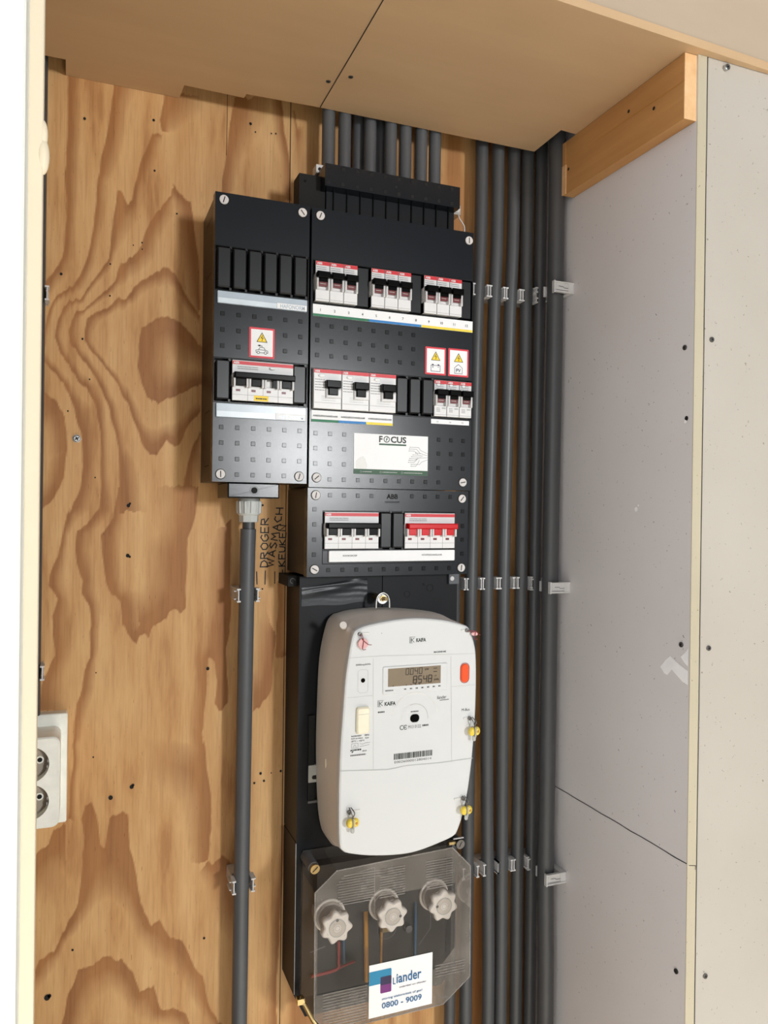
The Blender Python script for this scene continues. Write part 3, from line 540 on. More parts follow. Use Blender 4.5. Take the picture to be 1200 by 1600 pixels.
def blank(parent, x, z, w=.0158, h=.0460):
    b = mb(); b.slab(rr(x, x+w, z, z+h, .0020, 3), .8950, .915, M_BLANK, .0014, smooth=False)
    for zz_ in (z-.0010, z+h+.0010): b.box(x+w-.0012, x+w+.0014, .8990, .915, zz_-.0016, zz_+.0016, M_BLANK)
    return b.build('blanking_plate', parent, origin=P(x, .91, z))
def mcb(parent, x, z, h=.0478, w=.0174, kind='plain'):
    yb = .914; F = .8948
    t = mb(); t.box(x, x+w, F+.0022, yb, z, z+h, M_WHITE)
    t.bbox(x, x+w, F, yb, z, z+.0136, M_WHITE, .0005); t.line([(x+.0006, z+.0022), (x+w-.0006, z+.0022)], .0003, F-.0001, M_DEVL)
    t.bbox(x, x+w, F+.0006, yb, z+.0325, z+h, M_WHITE, .0004)
    t.rect(x+.0001, x+w-.0001, z+h-.0048, z+h-.0003, F+.0004, M_RED); t.text('ABB', x+.0014, z+h-.0040, .0027, F+.0002, M_WHITE, bold=.03)
    t.line([(x, z), (x, z+h)], .0005, F+.0003, M_DEVL)
    for i in range(3): t.dash(x+.0010, z+.0405-i*.0024, .0120, .0006, F+.0004, M_INKG, i)
    if kind == 'rcbo':
        t.circ(x+.0058, z+.0400, .0026, F, M_LBL, rz=.0016); t.circ(x+.0058, z+.0400, .0027, F-.0001, M_DEVL, w=.0003, rz=.0017)
        t.rect(x+.0105, x+.0160, z+.0095, z+.0115, F-.0001, M_INKL)
        for i in range(3): t.dash(x+.0030, z+.0100-i*.0020, .0050, .0007, F-.0001, M_INKG, 9+i)
    o = t.build('circuit_breaker', parent, origin=P(x, .914, z))
    t = mb(); t.slab([(x+.0006, z+.0262), (x+w-.0010, z+.0262), (x+w-.0010, z+.0336), (x+.0006, z+.0336)], .8862, F+.003, M_TOG, .0008)
    t.box(x+.0032, x+w-.0036, .8900, F+.003, z+.0222, z+.0262, M_TOG); t.build('toggle', o)
    t = mb(); t.box(x+.0034, x+w-.0038, .8925, F+.002, z+.0175, z+.0228, M_WIN); t.dash(x+.0050, z+.0196, .0070, .0010, .8923, M_CERD, 3); t.build('position_window', o)
    t = mb()
    for a in (x+.0004, x+w-.0028): t.slab([(a, z+.0130), (a+.0024, z+.0130), (a+.0024, z+.0275), (a, z+.0275)], .8905, F+.003, M_WHITE, .0010)
    t.build('side_guard', o); return o
def rcd(parent, x, z, h=.0473, w=.0352):
    yb = .914; F = .8948
    t = mb(); t.bbox(x, x+w, F, yb, z, z+h, M_WHITE, .0005)
    t.rect(x+.0001, x+w-.0001, z+h-.0046, z+h-.0003, F-.0002, M_RED); t.text('ABB', x+.0014, z+h-.0038, .0025, F-.0004, M_WHITE, bold=.03)
    t.line([(x, z), (x, z+h)], .0006, F-.0003, M_DEVL); t.line([(x+.001, z+.0070), (x+w-.001, z+.0070)], .0003, F-.0002, M_DEVL)
    for i in range(5): t.dash(x+.0016, z+.0345-i*.0032, .0125, .0007, F-.0002, M_INKG, 20+i)
    for i in range(3): t.dash(x+.0100, z+.0145-i*.0024, .0180, .0006, F-.0002, M_INKL, 30+i)
    o = t.build('residual_current_switch', parent, origin=P(x, .914, z))
    t = mb(); t.slab([(x+.0098+.0040*math.cos(a*PI/8), z+.0392+.0019*math.sin(a*PI/8)) for a in range(16)], .8925, F+.001, M_LBL, .0005); t.build('test_button', o)
    t = mb(); t.slab([(x+.0150, z+.0130), (x+.0345, z+.0130), (x+.0345, z+.0240), (x+.0150, z+.0240)], .8915, F+.001, M_WHITE, .0010); t.build('toggle_surround', o)
    t = mb(); t.slab([(x+.0140, z+.0245), (x+.0322, z+.0245), (x+.0322, z+.0335), (x+.0140, z+.0335)], .8858, F+.001, M_TOG, .0010)
    t.slab([(x+.0172, z+.0160), (x+.0292, z+.0160), (x+.0292, z+.0246), (x+.0172, z+.0246)], .8880, F+.001, M_TOG, .0008); t.build('toggle', o)
    return o
def four_pole(parent, x, z, w, h, mat, cols=4, third=False):
    yb = .914; F = .8948; p_ = w/4
    t = mb(); t.box(x, x+w, F+.0022, yb, z, z+h, M_WHITE); t.bbox(x, x+w, F, yb, z, z+.0170, M_WHITE, .0005); t.bbox(x, x+w, F+.0006, yb, z+.0305, z+h, M_WHITE, .0004)
    t.rect(x+.0002, x+w-.0002, z+h-.0050, z+h-.0010, F+.0004, M_RED); t.text('ABB', x+.0014, z+h-.0043, .0026, F+.0002, M_WHITE, bold=.03)
    for i in range(2): t.dash(x+.0060, z+h-.0078-i*.0022, .0240, .0007, F+.0004, M_INKG, 50+i)
    for i in range(1, 4): t.line([(x+i*p_, z), (x+i*p_, z+.017)], .0004, F-.0001, M_DEVL)
    t.line([(x, z+.0068), (x+w, z+.0068)], .0003, F-.0001, M_DEVL)
    for i in range(4): t.rect(x+i*p_+.0042, x+i*p_+.0092, z+.0106, z+.0132, F-.0002, M_WIN)
    o = t.build('main_switch' if not third else 'residual_current_breaker', parent, origin=P(x, .914, z))
    t = mb(); t.slab([(x+.0012, z+.0248), (x+w+.0004, z+.0248), (x+w+.0004, z+.0318), (x+.0012, z+.0318)], .8850, F+.003, mat, .0012)
    for i in range(4):
        if third and i == 2: t.box(x+i*p_+.0110, x+i*p_+.0160, .8890, F+.003, z+.0165, z+.025, mat); continue
        t.slab([(x+i*p_+.0034, z+.0168), (x+i*p_+p_-.0034, z+.0168), (x+i*p_+p_-.0034, z+.0250), (x+i*p_+.0034, z+.0250)], .8896, F+.003, mat, .0006)
    t.build('toggle_bar', o)['label'] = ('red' if mat is M_TOGR else 'black')+' toggle bar'
    t = mb()
    for i in range(4):
        for a in (x+i*p_+.0004, x+(i+1)*p_-.0028): t.slab([(a, z+.0150), (a+.0024, z+.0150), (a+.0024, z+.0252), (a, z+.0252)], .8880, F+.003, M_WHITE, .0008)
    t.build('side_guard', o); return o
def warn(parent, x0, x1, z0, z1, sym, label):
    y = .8994; b = mb(); b.slab(rr(x0, x1, z0, z1, .0008, 2), y, .9002, M_SRED); q = .0022
    b.rect(x0+q, x1-q, z0+q, z1-q, y-.0001, M_LBL); cx = (x0+x1)/2; H = z1-z0; tz = z0+H*.53; th = H*.30; tw = th*1.12
    T_ = [(cx-tw/2, tz), (cx+tw/2, tz), (cx, tz+th)]; b.flat(T_, y-.0002, M_TRI); b.line(T_, .0007, y-.0003, M_INK, True)
    b.line([(cx+.0008, tz+th*.72), (cx-.0012, tz+th*.42), (cx+.0012, tz+th*.46), (cx-.0002, tz+th*.12)], .0007, y-.0003, M_INK)
    ly = y-.0002; g = M_INKD
    if sym == 'car':
        k = .0006; c = [(-.0068, 0), (-.0072, .0025), (-.0040, .0033), (-.0022, .0062), (.0022, .0062), (.0042, .0032), (.0070, .0024), (.0072, 0)]
        zc_ = z0+.0062; b.line([(cx+a, zc_+d) for a, d in c], k, ly, g, True); b.line([(cx-.0038, zc_+.0033), (cx+.0042, zc_+.0032)], k, ly, g)
        for a in (-.0042, .0042): b.circ(cx+a, zc_, .0015, ly-.0001, M_LBL); b.circ(cx+a, zc_, .0015, ly-.0002, g, w=k)
        b.line([(cx, zc_+.0062), (cx, zc_+.0082), (cx-.0028, zc_+.0082)], k, ly, g); b.rect(cx-.0042, cx-.0018, zc_+.0073, zc_+.0092, ly, g); b.line([(cx-.0052, zc_+.0082), (cx-.0040, zc_+.0082)], k, ly, g)
    elif sym == 'battery':
        zc_ = z0+.0045; b.line([(cx-.0065, zc_), (cx+.0065, zc_), (cx+.0065, zc_+.0075), (cx-.0065, zc_+.0075)], .0006, ly, M_DPUR, True)
        for a in (-.004, .004): b.rect(cx+a-.0012, cx+a+.0012, zc_+.0078, zc_+.0092, ly, M_DPUR)
        b.line([(cx-.005, zc_+.0055), (cx-.0028, zc_+.0055)], .0006, ly, M_DPUR); b.line([(cx-.0039, zc_+.0044), (cx-.0039, zc_+.0066)], .0006, ly, M_DPUR); b.line([(cx+.0028, zc_+.0055), (cx+.005, zc_+.0055)], .0006, ly, M_DPUR)
    else:
        zc_ = z0+.0040; b.line([(cx-.0055, zc_), (cx+.0055, zc_), (cx+.0055, zc_+.0075), (cx, zc_+.0118), (cx-.0055, zc_+.0075)], .0006, ly, M_DPUR, True)
        b.text('PV', cx, zc_+.0018, .0045, ly, M_DPUR, align='c', bold=.02)
    b.build('warning_sticker', parent)['label'] = label
def box_body(parent, x0, x1, z0, z1, lip=True):
    b = mb(); b.box(x0+.0012, x1-.0012, .914, .9996, z0+.0012, z1-.0012, M_BLANK)
    o = b.build('enclosure', parent)
    # knock-out outlines on the left cheek
    b = mb(Matrix(((0, 1, 0, 0), (1, 0, 0, 0), (0, 0, 1, 0), (0, 0, 0, 1))))
    if z1-z0 > .2:
        for a, c in ((z0+.02, z0+.085), (z1-.085, z1-.02)):
            b = mb(Matrix(((0, 1, 0, 0), (1, 0, 0, 0), (0, 0, 1, 0), (0, 0, 0, 1))))
            b.line([(.93, a), (.965, a), (.975, a+.008), (.975, c-.008), (.965, c), (.93, c)], .0008, x0+.0008, M_SLOT); b.build('knock_out', parent)
    return o

# left board
LB = thing('distribution_board', P(.196, .9996, .0315), 'narrow black distribution board on the left, with car charging warning sticker', 'distribution board', 'black distribution boards in a cluster on the plywood')
x0, x1, z0, z1 = .1400, .2525, .0300, .3640
wins = [(.1408, .2512, .2518, .3020), (.1408, .2512, .1228, .1728)]
b = cover_with_windows(x0, x1, z0, z1, wins)
squares(b, [(.1498+i*.01855, z) for i in range(6) for z in (.2243, .2058, .1872) if not (i in (2, 3) and z < .21)])
squares(b, [(.1498+i*.01865, z) for i in range(6) for z in (.0932, .0752, .0567, .0386) if not (i in (0, 5) and z < .05)])
b.build('front_cover', LB); box_body(LB, x0, x1, z0, z1)
for i in range(6): blank(LB, .1424+i*.01815, .2540)
blank(LB, .1424, .1252, h=.0450); blank(LB, .1424+5*.01815, .1252, h=.0450)
four_pole(LB, .1610, .1245, .0722, .0468, M_TOG, third=True)
o = [c for c in LB.children if c.name.startswith('residual_current_breaker')][0]
b = mb(); b.rect(.1865, .2035, .1250, .1312, .8944, M_TRI); b.dash(.1885, .1270, .0130, .0016, .8942, M_INKD, 77); b.build('yellow_sticker', o)
b = mb(); b.slab([(.2080+.0036*math.cos(a*PI/8), .1640+.0017*math.sin(a*PI/8)) for a in range(16)], .8925, .896, M_LBL, .0005); b.build('test_button', o)
for (a, c) in ((.2358, .2500), (.1046, .1206)):
    b = mb(); b.slab(rr(.1434, .2500, a, c, .0012, 3), .8975, .9008, M_LBLB, .0004); b.rect(.1442, .2494, a+.0006, a+(c-a)*.44, .8973, M_LBLC)
    b.rect(.2130, .2494, a+.0006, a+(c-a)*.50, .8972, M_LBL); b.text('HAFONORM', .2170, a+.0014, .0048, .8970, M_LBLB, w=.0300, bold=.02); b.line([(.2130, a+.0008), (.2130, a+(c-a)*.5)], .0004, .8970, M_INKL)
    b.build('label_strip', LB)['label'] = 'pale blue-grey label strip'
warn(LB, .1809, .2112, .1765, .2120, 'car', 'red-bordered warning sticker with a lightning triangle and a charging car')
for x, z, a in ((.1498, .3553, 1.3), (.2433, .3545, -.9), (.1495, .0388, 1.6), (.2430, .0385, 1.3)): cover_screw(LB, x, z, a)
b = mb(); b.slab(rr(.1605, .2225, .0118, .0298, .0010, 2), .9130, .985, M_BOX, .0015); b.circ(.192, .0210, .0038, .9128, M_SLOT); b.circ(.192, .0210, .0050, .9127, M_EMB, w=.0008)
b.build('entry_flange', LB)

# main board
MBD = thing('distribution_board', P(.365, .9996, .0265), 'wide black distribution board in the centre, with nine circuit breakers in its top row', 'distribution board', 'black distribution boards in a cluster on the plywood')
x0, x1, z0, z1 = .2552, .4742, .0262, .3632; PX0, PP = .2594, .0179
wins = [(.2575, .4734, .2480, .3000), (.2575, .4734, .1195, .1690)]
b = cover_with_windows(x0, x1, z0, z1, wins)
squares(b, [(.2637+i*.0181, z) for i in range(8) for z in (.2220, .2040, .1860)])
squares(b, [(.2630+i*.0183, z) for i in range(3) for z in (.0915, .0734, .0549)]); squares(b, [(.2814+i*.0183, .0360) for i in range(9)])
squares(b, [(.4275+i*.0176, z) for i in range(3) for z in (.0908, .0730, .0545)])
b.build('front_cover', MBD); box_body(MBD, x0, x1, z0, z1)
first = None
for i in (0, 1, 2, 4, 5, 6, 8, 9, 10):
    if first is None: first = mcb(MBD, PX0, .2505)
    else: copy_tree(first, MBD, (i*PP, 0, 0))
for i, w_ in ((3, .0164), (7, .0164), (11, .0160)):
    b = mb(); b.slab(rr(PX0+i*PP, PX0+i*PP+w_, .2505, .2990, .0006, 2), .9012, .915, M_BLANK, .0008); b.build('blanking_plate', MBD)
f2 = rcd(MBD, .2584, .1212)
for i in (1, 2): copy_tree(f2, MBD, (i*.0358, 0, 0))
for i in (6, 7, 8): blank(MBD, .2595+i*.0178, .1222, .0154, .0440)
f3 = mcb(MBD, .4184, .1205, h=.0462, kind='rcbo')
for i in (1, 2): copy_tree(f3, MBD, (i*PP, 0, 0))
def strip(x0_, x1_, z0_, z1_, ch, cols, y=.8992):
    b = mb(); b.box(x0_, x1_, y, .9004, z0_, z1_, M_LBL)
    for a, c, m_ in cols: b.rect(a, c, z0_, z0_+ch, y-.0002, m_)
    return b
b = strip(.2576, .4740, .2328, .2472, .0030, ((.2576, .3297, M_GRN), (.3297, .4006, M_BLU), (.4006, .4740, M_YEL)))
for i in range(12): b.text(str(i+1), .2670+i*.01802, .2392, .0032, .8988, M_INKD, align='c', bold=.01)
b.build('label_strip', MBD)['label'] = 'white numbered label strip with green, blue and yellow edge'
b = strip(.2573, .3630, .1053, .1190, .0030, ((.2573, .2922, M_GRN), (.2922, .3276, M_BLU), (.3276, .3630, M_YEL)))
for i in range(3): b.text('AARDLEKSCHAKELAAR', .2592+i*.0354, .1116, .0021, .8988, M_INKD, w=.0315, bold=.02)
b.build('label_strip', MBD)['label'] = 'white label strip under the three wide switches'
b = strip(.4162, .4707, .1112, .1170, 0, ())
for i, s_ in enumerate(('13', '14', '15')): b.text(s_, .4250+i*.0180, .1129, .0022, .8988, M_INKG, align='c')
b.build('label_strip', MBD)['label'] = 'short narrow white label strip'
warn(MBD, .4069, .4362, .1738, .2092, 'battery', 'red-bordered warning sticker with a lightning triangle and a battery')
warn(MBD, .4395, .4690, .1738, .2098, 'pv', 'red-bordered warning sticker with a lightning triangle and the letters PV')
b = mb(); b.box(.3122, .4122, .8994, .9004, .0438, .0940, M_LBL); y = .8992
b.rect(.3122, .4122, .0438, .0500, y, M_SGR); b.text('F', .3452, .0840, .0080, y, M_INKD, bold=.03); b.text('CUS', .3608, .0840, .0080, y, M_INKD, bold=.03, w=.0212)
b.circ(.3553, .0880, .0036, y, M_INKD, w=.0010); b.line([(.3566, .0905), (.3548, .0882), (.3560, .0881), (.3543, .0857)], .0009, y, M_SGR)
b.rect(.3452, .3820, .0806, .0826, y, M_SGR); b.flat([(.3150, .0500), (.3290, .0500), (.3298, .0545), (.3270, .0630), (.3245, .0660), (.3200, .0645), (.3150, .0600)], y+.0001, M_METG)
for a, l in ((.3240, .0120), (.3500, .0200), (.3790, .0260)): b.dash(a, .0463, l, .0010, y-.0002, M_INKL, int(l*1e4)); b.circ(a-.0024, .0468, .0011, y-.0002, M_INKL, w=.0003)
rs_ = random.Random(8)
for i in range(11):
    zz_ = .0795-i*.0024; xa = .3850+rs_.uniform(0, .010); xb = xa+rs_.uniform(.006, .012); e = .0680+(zz_-.0680)*.35
    b.line([(xa, zz_), (xb, zz_), (xb+.003, (zz_+e)/2), (.4120 if i % 3 == 0 else xb+.005, e)], .00035, y, M_INKG); b.circ(xa, zz_, .0005, y-.0001, M_INKG, n=8)
b.build('company_sticker', MBD)['label'] = 'white and green installer sticker with a lightning logo'
for x, z, a in ((.2656, .3543, 1.2), (.4672, .3521, 1.6), (.2648, .0378, .7), (.4625, .0367, .2)): cover_screw(MBD, x, z, a)

# lower board
LO = thing('distribution_board', P(.362, .9996, -.083), 'low black board below the main one, with black and red four-pole switches', 'distribution board', 'black distribution boards in a cluster on the plywood')
x0, x1, z0, z1 = .2542, .4712, -.0826, .0252
b = cover_with_windows(x0, x1, z0, z1, [(.2742, .4510, -.0500, -.0030)])
squares(b, [(.2822+i*.0180, .0168) for i in range(4)]+[(.3909+i*.0181, .0174) for i in range(4)]+[(.2628, z) for z in (-.0007, -.0190, -.0374, -.0555)]+[(.4632, z) for z in (-.0010, -.0200, -.0379, -.0562)]+[(.2810+i*.0182, -.0746) for i in range(10)])
b.line([(.2735, -.0515), (.2735, -.0670), (.4520, -.0670), (.4520, -.0515)], .0008, .8997, M_SLOT)
b.text('ABB', .3640, .0135, .0062, .8997, M_SLOT, align='c', bold=.03); b.text('HAFONORM', .3640, .0082, .0026, .8997, M_SLOT, align='c', w=.0190)
b.build('front_cover', LO); box_body(LO, x0, x1, z0, z1)
four_pole(LO, .2747, -.0484, .0698, .0448, M_TOG); four_pole(LO, .3800, -.0486, .0698, .0448, M_TOGR)
for x in (.3468, .3632): blank(LO, x, -.0476, .0152, .0440)
b = mb(); b.slab(rr(.2808, .4510, -.0646, -.0508, .0012, 3), .8965, .9005, M_LBL, .0005)
for a, s_, w_ in ((.2985, 'KOOKGROEP', .0185), (.4040, 'HOOFDSCHAKELAAR', .0285)):
    b.rect(a-.009, a+w_+.008, -.0634, -.0514, .8963, M_LBL); b.text(s_, a, -.0580, .0021, .8961, M_INKD, w=w_, bold=.02)
b.build('label_strip', LO)['label'] = 'long white label strip with rounded ends'
for x, z, a in ((.2641, .0165, 1.4), (.4618, .0155, .9), (.2635, -.0734, -.5), (.4618, -.0743, 1.5)): cover_screw(LO, x, z, a)

# terminal shroud above the main board
t = thing('terminal_cover', P(.365, .95, .363), 'black ribbed terminal cover standing on top of the main board', 'terminal cover')
b = mb(); b.box(.2726, .4562, .905, .9515, .3945, .4218, M_BOX)
for i in range(10):
    for z in (.4175, .3990): b.slab([(.2770+i*.0186-.0022, z-.0022), (.2770+i*.0186+.0022, z-.0022), (.2770+i*.0186+.0022, z+.0022), (.2770+i*.0186-.0022, z+.0022)], .9045, .906, M_SLOT, .0002)
b.circ(.366, .4075, .0020, .9048, M_SLOT); b.build('cover_plate', t)
b = mb(); b.box(.2795, .4560, .9215, .9512, .3637, .3944, M_BLK)
for i in range(10): xx = .2880+i*.0176; b.box(xx, xx+.0011, .9190, .9215, .3637, .3944, M_EMB); b.box(xx+.0011, xx+.0018, .9212, .9218, .3637, .3944, M_SLOT)
b.build('terminal_comb', t)
b = mb(); b.box(.2456, .2790, .925, .9515, .3637, .4130, M_SLOT); b.cyl((.253, .9250, .404), (.253, .9240, .404), .0016, M_EMB, 10); b.build('end_bracket', t)
b = mb(); b.box(.2700, .2795, .935, .951, .4215, .4320, M_CLIP); b.cyl((.2745, .9345, .4265), (.2745, .936, .4265), .0022, M_SLOT, 14); b.build('metal_tab', t)
b = mb(); b.box(.4562, .4665, .923, .951, .3935, .4060, M_STEEL); b.cyl((.4620, .9225, .4000), (.4620, .925, .4000), .0036, M_CLIP, 16); b.line([(.4600, .3980), (.4640, .4020)], .0012, .9222, M_SLOT); b.build('metal_tab', t)
def smooth(pts, n=8):
    P_ = [Vector(p) for p in pts]; out = []
    for i in range(len(P_)-1):
        a = P_[max(i-1, 0)]; b_ = P_[i]; c = P_[i+1]; d = P_[min(i+2, len(P_)-1)]
        for k in range(n):
            u = k/n; out.append(.5*((2*b_)+(c-a)*u+(2*a-5*b_+4*c-d)*u*u+(3*b_-a-3*c+d)*u**3))
    return out+[P_[-1]]
b = mb(); b.tube(smooth([(.4640, .925, .3955), (.4650, .923, .3890), (.4690, .922, .3830), (.4720, .922, .3770), (.4730, .925, .3640)]), .0008, M_CLIP, 8)
tag(b.build('earth_wire'), 'thin pale wire from the terminal cover tab down behind the main board', 'wire')
# ---------------------------------------------------------------- conduits
def conduit(label, ctrl, r, mat=None, ztop=.5745, zbot=-1.3998, group=None, D=None):
    b = mb(); pts = [(x, y, z) for z, x, y in ctrl]
    if len(pts) > 2: pts = smooth(pts, 6)
    b.tube(pts, r, mat or M_PIPE, 28); return tag(b.build('conduit_pipe'), label, 'conduit', group)
G1 = 'dark grey conduits running up beside the boards'
def run(cs, D, top=.5745, bot=-1.3998):
    c3, c4, c9, c13, c15 = [c*D for c in cs]
    return [(top, c3, D), (.29, c3, D), (.335-.04, c3, D), (.10, (c4+c9)/2, D), (-.115, c9, D), (-.52, c13, D), (-.66, c15, D), (bot, c15, D)]
def run2(cs, D, top=.5745, bot=-1.3998):
    c3, c4, c9, c13, c15 = [c*D for c in cs]
    return [(z, x, D) for z, x in ((top, c3), (.40, c3), (.28, c4), (.10, (c4*.5+c9*.5)), (-.115, c9), (-.35, (c9+c13)/2), (-.52, c13), (-.66, c15), (-.90, c15), (bot, c15))]
DP = .974; RP = .0091
conduit('leftmost dark conduit of the right-hand row, right beside the boards', run2((.5387, .5345, .5297, .5300, .5299), DP), RP, group=G1)
conduit('second dark conduit of the right-hand row counted from the boards', run2((.5657, .5620, .5562, .5635, .5670), DP), RP, group=G1)
conduit('third dark conduit of the right-hand row counted from the boards', run2((.5928, .5889, .5841, .5872, .5882), DP), RP, group=G1)
conduit('fourth dark conduit of the right-hand row counted from the boards', run2((.6164, .6164, .6143, .6139, .6146), DP), RP, group=G1)
conduit('slim dark conduit half hidden behind the thick one in the corner', run2((.6400, .6395, .6377, .6385, .6386), DP), RP*.95, group=G1)
conduit('thick dark conduit nearest the grey side wall', run2((.6680, .6675, .6650, .6640, .6665), .925), .0113, group=G1)
conduit('dark conduit that comes out below the lowest board, behind the meter edge', [(-.0100, .4800, .976), (-.0220, .4880, .976), (-.0450, .4912, .976), (-.12, .4915, .976), (-.60, .4918, .976), (-1.3998, .4918, .976)], .0078, group=G1)
G2 = 'conduits between ceiling and terminal cover'
names = ('first', 'second', 'third', 'fourth', 'fifth', 'sixth', 'seventh', 'eighth', 'ninth')
for (c, D), nm in zip(((.3051, .962), (.3281, .962), (.3480, .984), (.3650, .966), (.3805, .984), (.3954, .962), (.4176, .962), (.4419, .962), (.4633, .964)), names):
    conduit('%s of the nine short grey conduits above the terminal cover, from the left' % nm, [(.5745, c*D, D), (.3645, c*D, D)], .0084, M_PIPEL, group=G2)
conduit('grey-blue conduit running down from the left board to the bottom of the photo', [(-.0262, .1945, .9585), (-.10, .1938, .9600), (-.40, .1925, .963), (-.70, .1920, .965), (-1.3998, .1920, .965)], .0097, M_PIPEL)
conduit('conduit at the far left edge, a dark sliver beside the door frame', [(.5745, -.0492, .982), (-.2440, -.0500, .982)], .0083)
t = thing('cable_gland', P(.1952, .960, .0), 'light grey cable gland under the left board, holding the top of the conduit', 'cable gland')
b = mb(); cx, cy = .1950, .9585
b.cyl((cx, cy, .0116), (cx, cy, .0085), .0135, M_GLAND, 32); b.cyl((cx, cy, .0085), (cx, cy, -.0075), .0150, M_GLAND, 32, .0142); b.cyl((cx, cy, -.0075), (cx, cy, -.0095), .0142, M_GLAND, 32, .0118)
for i in range(12):
    a = 2*PI*i/12; b.cyl((cx+.0148*math.cos(a), cy+.0148*math.sin(a), .0080), (cx+.0142*math.cos(a), cy+.0142*math.sin(a), -.0065), .0014, M_GLAND, 8)
b.build('gland_body', t)
b = mb(); b.cyl((cx, cy, -.0095), (cx, cy, -.0175), .0122, M_GLAND, 8, .0118, smooth=False); b.build('gland_nut', t)
b = mb(); b.cyl((cx, cy, -.0175), (cx, cy, -.0262), .0078, M_PIPE, 24); tag(b.build('cable'), 'short dark piece of cable between cable gland and conduit', 'cable')

def clip(x, z, label, r=.0083, D=DP, tip=None, h=.0150, both=(1, 1), wing=0, group='light grey conduit clips'):
    t = thing('conduit_clip', P(x, .9996, z), label, 'clip', group); tip = tip or D-.0105
    b = mb(); b.box(x-r-.0030, x+r+.0030, D+r+.0004, .9996, z-h/2, z+h/2, M_CLIP); b.build('clip_base', t)
    for s, on in ((-1, both[0]), (1, both[1])):
        if not on: continue
        b = mb(); xa = x+s*(r+.0016); xb = xa+s*.0012; lo, hi = min(xa, xb), max(xa, xb)
        b.box(lo, hi, tip, D+r+.0004, z-h/2, z+h/2, M_CLIP)
        for zz_ in (z-h/2, z+h/2):
            xc = xa-s*.0018; xd = xa+s*.0028
            b.box(min(xc, xd), max(xc, xd), tip-.0004, D+.002, zz_-.0009, zz_+.0009, M_CLIP)
        if wing: b.box(min(xb, xb+s*.004), max(xb, xb+s*.004), tip+.006, D+r+.0004, z-h/2+.002, z-h/2+.0032, M_CLIP); b.box(min(xb, xb+s*.004), max(xb, xb+s*.004), tip+.006, D+r+.0004, z+h/2-.0032, z+h/2-.002, M_CLIP)
        b.build('clip_jaw', t)
    return t
wh = {0: 'lone conduit under the boards', 1: 'conduit right beside the boards', 2: 'second conduit from the boards', 3: 'third conduit from the boards', 4: 'fourth conduit from the boards', 5: 'slim corner conduit'}
rows = {'upper': (.3110, (None, .5345, .5620, .5889, .6164, .6395)), 'middle': (-.1030, (.5036, .5297, .5562, .5841, .6143, .6377)), 'lowest': (-.5100, (.5036, .5300, .5640, .5868, .6139, .6385))}
for rn, (z, xs_) in rows.items():
    for i, c in enumerate(xs_):
        if c is None or (rn == 'lowest' and i == 0): continue
        zz_ = z if i < 5 else z-(.003 if rn != 'upper' else -.006)
        clip(c*DP, zz_, 'grey clip on the %s, %s row of clips' % (wh[i], rn), r=RP if i < 5 else RP*.95)
for z, rn in ((.3115, 'upper'), (-.1056, 'middle'), (-.5105, 'lowest')):
    t = thing('conduit_clip', P(XR-.0004, .925, z), 'pale clip fixing the thick corner conduit to the side wall, %s of the three' % rn, 'clip', 'pale clips on the side wall')
    b = mb(); b.box(.6276, XR-.0004, .9080, .942, z-.0076, z+.0076, M_CLIP); b.build('clip_base', t)
    b = mb(); y0 = .9085; b.box(.6050, .6366, y0, .9100, z-.0062, z+.0062, M_CLIP)
    for zz_ in (z-.0074, z+.0056): b.box(.6050, .6366, y0-.0014, .9115, zz_, zz_+.0018, M_CLIP)
    b.box(.6040, .6058, y0-.0016, .9125, z-.0082, z+.0082, M_CLIP); b.box(.6064, .6072, y0-.0006, y0, z-.0056, z+.0056, M_INKL)
    b.line([(.6120, z+.0010), (.6190, z+.0010), (.6205, z-.0008), (.6270, z-.0008), (.6290, z+.0010), (.6350, z+.0010)], .0007, y0-.0003, M_INKG)
    b.line([(.6080, z-.0042), (.6360, z-.0042)], .0005, y0-.0003, M_INKG); b.build('clip_jaw', t)
    b = mb(); b.box(.6070, .6272, .9370, .9390, z-.0072, z+.0072, M_CLIP); b.build('clip_jaw', t)
clip(.1936, -.1080, 'light grey clip with wings on the left conduit, level with the marker dashes', r=.0097, D=.9600, tip=.9480, wing=1)
clip(.1924, -.4690, 'light grey clip with wings on the left conduit, low, below the socket level', r=.0097, D=.9635, tip=.9500, wing=1)
clip(-.0494, .2440, 'clip at the left edge beside the door frame, upper one', r=.0083, D=.982, tip=.968)
clip(-.0500, -.1930, 'clip at the left edge just above the white socket', r=.0083, D=.982, tip=.968)

# ---------------------------------------------------------------- meter backboard
t = thing('meter_backboard', P(.365, .9996, -.42), 'black meter mounting board behind the white electricity meter', 'mounting board')
b = mb(); b.box(.2551, .3655, .935, .9996, -.4180, -.0850, M_BLK); b.box(.3665, .4745, .935, .9996, -.4180, -.0850, M_BLK); b.box(.3655, .3665, .940, .9996, -.4180, -.0850, M_SLOT)
b.circ(.4340, -.1033, .0045, .9346, M_EMB, w=.0006); b.circ(.4250, -.0985, .0016, .9346, M_SLOT); b.circ(.4420, -.1200, .0012, .9346, M_SLOT); b.circ(.4010, -.1110, .0040, .9346, M_EMB, w=.0005)
b.build('board', t)
b = mb(); b.box(.2681, .2760, .9320, .9352, -.3663, -.2592, M_SLOT); b.box(.2681, .2800, .9310, .9352, -.3690, -.3663, M_INKG); b.build('cable_slot', t)
b = mb(); b.slab(rr(.2682, .2880, -.3435, -.3216, .0012, 3), .9316, .9352, M_CLEARG, .0005); b.slab(rr(.2730, .2850, -.3395, -.3345, .0024, 4), .9312, .932, M_SLOT); b.build('mounting_tab', t)['label'] = 'light grey tab with an oval slot'
